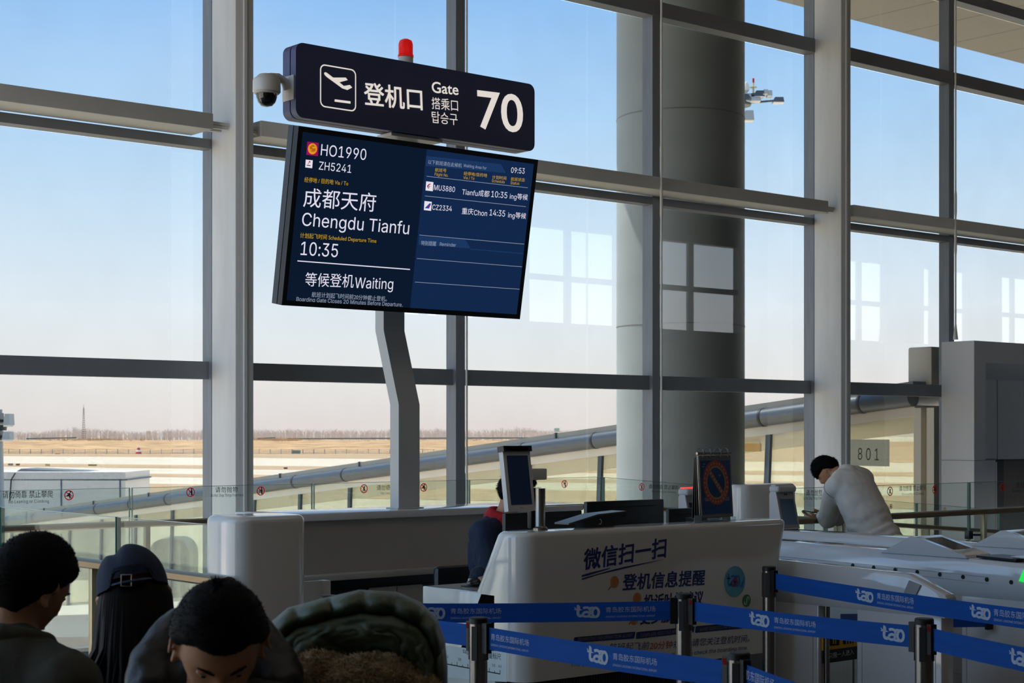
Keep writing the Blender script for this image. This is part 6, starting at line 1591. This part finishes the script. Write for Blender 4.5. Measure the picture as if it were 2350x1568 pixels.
# ---- man in white sweatshirt leaning on the handrail
r = person('person in white sweatshirt leaning over the handrail looking at a phone', (9.55, 7.45, 0))
hp = at(1901, 1082, y=7.98)
yaw = 124; M = HM(hp, yaw, 50, 0)
sd = Vector((1, 0, 0)); fb = Vector((0, 1, 0))       # faces the glass, own right = +x
base = at(1944, 1078, y=7.77) + Vector((.0, 0, -.03)); 
hipc = at(2026, 1262, y=7.42)
chest = base.lerp(hipc, .45) + UP * .03 - fb * .03
shl = at(1918, 1108, y=7.74) + Vector((.0, 0, -.035)); shr = base + Vector((.17, -.02, -.045))
ell_ = at(1899, 1192, y=8.0); wl = at(1884, 1186, y=8.12); elr = Vector((shr.x + .03, 8.02, ell_.z + .01)); wrr = Vector((10.10, 8.13, wl.z + .02))
m = MB(); head_mb(m, M); neck_mb(m, M, base, .058); m.limb([base, base.lerp(hipc, .45) + UP * -.01, hipc], [.06, .09, .10])
for s in (1, -1):
    h = hipc + sd * s * .095 - UP * .02; k = Vector((h.x + .01 * s, h.y + .02, .48)); a = Vector((h.x + .03 * s, h.y - .05, .09)); m.limb([h, k, a], [.09, .066, .048]); m.limb([a - UP * .035, a + fb * .15 - UP * .05], [.044, .036])
m.limb([shl, ell_, wl], [.052, .043, .03]); m.limb([shr, elr, wrr], [.052, .043, .03])
ph = at(1878, 1177, y=8.16)
hand_mb(m, wl, Vector((-.25, .55, .0)), Vector((.1, .1, 1)), .25, .95, -1); hand_mb(m, wrr, Vector((-.7, .45, -.02)), Vector((0, 0, 1)), .22, .95, 1)
body('body', m, M_skin, r, .0062, 5); face_parts(r, M)
hair(r, M, .010, .056, .044, -.032, spikes=3000, slen=.018, seed=21, fringe=.034, top=2.4, lean=(0, .9, .2))
M_sweat = mat('white_sweatshirt', '#eae7e2', .9, 0, .04, 10, bump=.12, bscale=160)
m = MB(); back = (hipc - base).normalized(); Rb = Matrix((sd, back.cross(sd).normalized(), -back)).transposed()
m.ell(base.lerp(hipc, .26), (.215, .135, .2), Rb); m.ell(base.lerp(hipc, .58), (.205, .15, .25), Rb); m.ell(base.lerp(hipc, .92), (.205, .165, .2), Rb)
m.limb([base - UP * .01 - fb * .0, base.lerp(hipc, .2)], [.085, .13])
m.limb([base.lerp(shl, .45), shl, ell_, wl - (wl - ell_).normalized() * .01], [.085, .084, .074, .05]); m.limb([base.lerp(shr, .45), shr, elr, wrr], [.085, .084, .072, .05])
def folds(p):
    d = (p - hipc).dot(-back); q = noise.noise(p * 9); w = max(0, 1 - abs(d - .12) / .22)
    return .003 * q + .006 * w * math.sin(d * 70 + 6 * noise.noise(p * 5)) + .003 * noise.noise(p * 22)
m.ell(base.lerp(hipc, .14) + UP * -.01, (.19, .09, .11), Rb); m.ell(base.lerp(hipc, .42), (.215, .14, .24), Rb)
sw = body('sweatshirt', m, M_sweat, r, .0095, 16, folds)
m = MB(); m.tube([base + (cdir(q) * .066) + UP * (.010 - .02 * math.sin(math.radians(q))) for q in range(0, 361, 20)], .014, 10, caps=False); m.build('collar', M_sweat, sw)
m = MB(); nrm = (ell_ - shl).normalized(); s0 = shl.lerp(ell_, .06); a_ = nrm.cross(UP).normalized(); b_ = nrm.cross(a_)
m.tube([s0 + (a_ * math.cos(q) + b_ * math.sin(q)) * .0835 + nrm * .02 * math.cos(q) for q in [2 * math.pi * i / 30 for i in range(31)]], .0032, 6, caps=False); m.build('shoulder_seam', mat('sweatshirt_seam', '#a9a6a2', .9), sw)
seated_m = MB()
for s in (1, -1):
    h = hipc + sd * s * .095 - UP * .04; k = Vector((h.x + .01 * s, h.y + .02, .48)); a = Vector((h.x + .03 * s, h.y - .05, .12)); seated_m.limb([h, k, a], [.105, .08, .065])
body('trousers', seated_m, mat('dark_trousers', '#1b1d22'), r, .012, 5)
ph = at(1877, 1177, y=8.15); M_ = Matrix.Translation(ph) @ Matrix.Rotation(math.radians(118), 4, 'Z') @ Matrix.Rotation(math.radians(-8), 4, 'Y')
t_ = thing('phone', 'dark mobile phone held over the handrail by the person in white', 'phone', ph)
MB().box(-.03, .115, -.036, .036, -.004, .004, M=M_, bev=.0035).build('case', M_black, t_)
MB().box(-.026, .111, -.033, .033, .004, .0045, M=M_).build('screen', M_screenoff, t_, smooth=0)

# ---- puffer jacket heaped on a seat, fleece lining outwards
c = at(830, 1568, d=3.45)
t_ = thing('puffer_jacket', 'dark green puffer jacket with beige fleece lining heaped on a seat', 'jacket', (c.x, c.y, .45))
K = 3.45 / FPX; Q = lambda px, py, dd=0: at(px, py, d=3.45 + dd)
M_puf = mat('dark_green_nylon', '#4a5644', .5, 0, .2, 9, bump=.25, bscale=35)
M_fleece = mat('beige_fleece', '#b09c7e', .95, 0, .25, 40, bump=.6, bscale=90)
arc_ = [(590, 1560), (598, 1500), (612, 1440), (662, 1398), (735, 1378), (825, 1357), (910, 1362), (965, 1386), (1000, 1420), (1018, 1470), (1024, 1530), (1024, 1620), (1015, 1720)]
inn_ = [(640, 1640), (650, 1590), (670, 1560), (705, 1530), (760, 1512), (830, 1505), (890, 1512), (925, 1530), (945, 1555), (955, 1590), (955, 1630), (950, 1680), (940, 1740)]
SUB, NV = 12, 40; ring_o = []; LL = 0; prev = None
for i in range(len(arc_) - 1):
    for j in range(SUB + (1 if i == len(arc_) - 2 else 0)):
        s = j / SUB; a = [arc_[i][k] + (arc_[i + 1][k] - arc_[i][k]) * s for k in (0, 1)]; b = [inn_[i][k] + (inn_[i + 1][k] - inn_[i][k]) * s for k in (0, 1)]
        p = Q(*a)
        if prev is not None: LL += (p - prev).length
        prev = p; ring_o.append((a, b, LL))
SEAM = [.0, .052, .115, .185, .262, .335, .40, .47, .56, .65, .75, .9]
def quilt(l):
    for u, v in zip(SEAM[:-1], SEAM[1:]):
        if u <= l <= v: return math.sin(math.pi * (l - u) / (v - u)) ** .55
    return .7
vs = []; fs = []
for a, b, l in ring_o:
    q = quilt(l)
    for k in range(NV + 1):
        v = k / NV
        if v < .3:                                   # round puffy rim: from behind over the edge to the first seam
            t = v / .3; ang = math.pi * (1.15 - 1.15 * t) ; e = .5 - .5 * math.cos(ang * .87); rad = .022 + .030 * q
            x = .30 * (1 - math.sin(math.pi * (1 - t)) ) * t; d_ = .10 * (1 - t) ** 1.5 - rad * math.sin(math.pi * t) * 1.15; w = .34 * t ** 1.3 - .05 * q * math.sin(math.pi * min(1, t * 1.6)) * .6
        else:
            t = (v - .3) / .7; w = .34 + .66 * t; pn = Vector((a[0] * .01, a[1] * .01, v * 4))
            d_ = -.018 - .035 * math.sin(math.pi * t) ** .8 * .8 + .018 * t + (.005) * math.sin(l * 95 + 9 * noise.noise(pn * 1.5)) * math.sin(math.pi * t) * (.4 + abs(noise.noise(pn))) + .012 * noise.noise(pn * 1.2) + .014 * math.exp(-(t / .05) ** 2)
        vs.append(Q(a[0] + (b[0] - a[0]) * w, a[1] + (b[1] - a[1]) * w, d_))
for i in range(len(ring_o) - 1):
    for k in range(NV): fs.append((i * (NV + 1) + k, i * (NV + 1) + k + 1, (i + 1) * (NV + 1) + k + 1, (i + 1) * (NV + 1) + k))
hood_ = MB().add(vs, fs).build('hood', M_puf, t_, smooth=75)
sm = hood_.modifiers.new('thick', 'SOLIDIFY'); sm.thickness = .006; sm.offset = 0
m = MB(); Rc = Matrix.Rotation(-YAW, 3, 'Z')
m.ell(Q(815, 1600, .1), (.165, .11, .15), Rc); m.ell(Q(930, 1640, .06), (.085, .1, .14), Rc); m.ell(Q(815, 1740, .1), (.2, .19, .3), Rc); m.ell(Vector((c.x, c.y, .72)) + FWD * .1, (.22, .21, .28), Rc)
def gath(p):
    u = (p - Q(815, 1500)).dot(RGT); v = p.z - Q(815, 1500).z
    return .006 * math.sin(u * 90 + v * 30 + 5 * noise.noise(p * 9)) * (.5 + noise.noise(p * 6)) + .012 * noise.noise(p * 11) - .010 * math.exp(-((v - .02 - u * .25) / .008) ** 2)
body('shell', m, M_puf, t_, .007, 4, gath)
m = MB(); m.ell(Q(720, 1560, -.04), (.09, .08, .055), Rc); m.ell(Q(840, 1572, -.05), (.11, .09, .06), Rc); m.ell(Q(940, 1600, -.04), (.07, .08, .05), Rc); m.ell(Q(800, 1680, -.02), (.18, .13, .12), Rc); m.ell(Vector((c.x, c.y, .78)), (.16, .15, .22), Rc)
me = remesh(m, .008, 3, cloth_noise(.012, 30, 6))
fl = link('fleece_lining', me, M_fleece, t_, smooth=180)
m = MB(); rnd = random.Random(9); Mi = ROOTM[t_.name]
for p in me.polygons:
    w = Mi @ p.center
    if w.z < 1.0 or p.normal.dot(FWD) > .4: continue
    for _ in range(5):
        n = (p.normal + Vector((rnd.gauss(0, .5), rnd.gauss(0, .5), rnd.gauss(0, .5)))).normalized(); q = w + Vector((rnd.uniform(-.004, .004), rnd.uniform(-.004, .004), rnd.uniform(-.004, .004)))
        s = n.cross(Vector((rnd.random(), rnd.random(), rnd.random()))).normalized()
        m.tube([q - n * .002, q + n * .005 + s * .002, q + n * .007 + s * .006], [.0012, .0011, .0005], 4, caps=False)
m.build('fleece_pile', M_fleece, fl, smooth=60, fix=False)['kind'] = 'stuff'
bench('dark terminal seat under the green jacket', Vector((c.x, c.y, 0)) + FWD * .14 + RGT * .08, FW + 180)
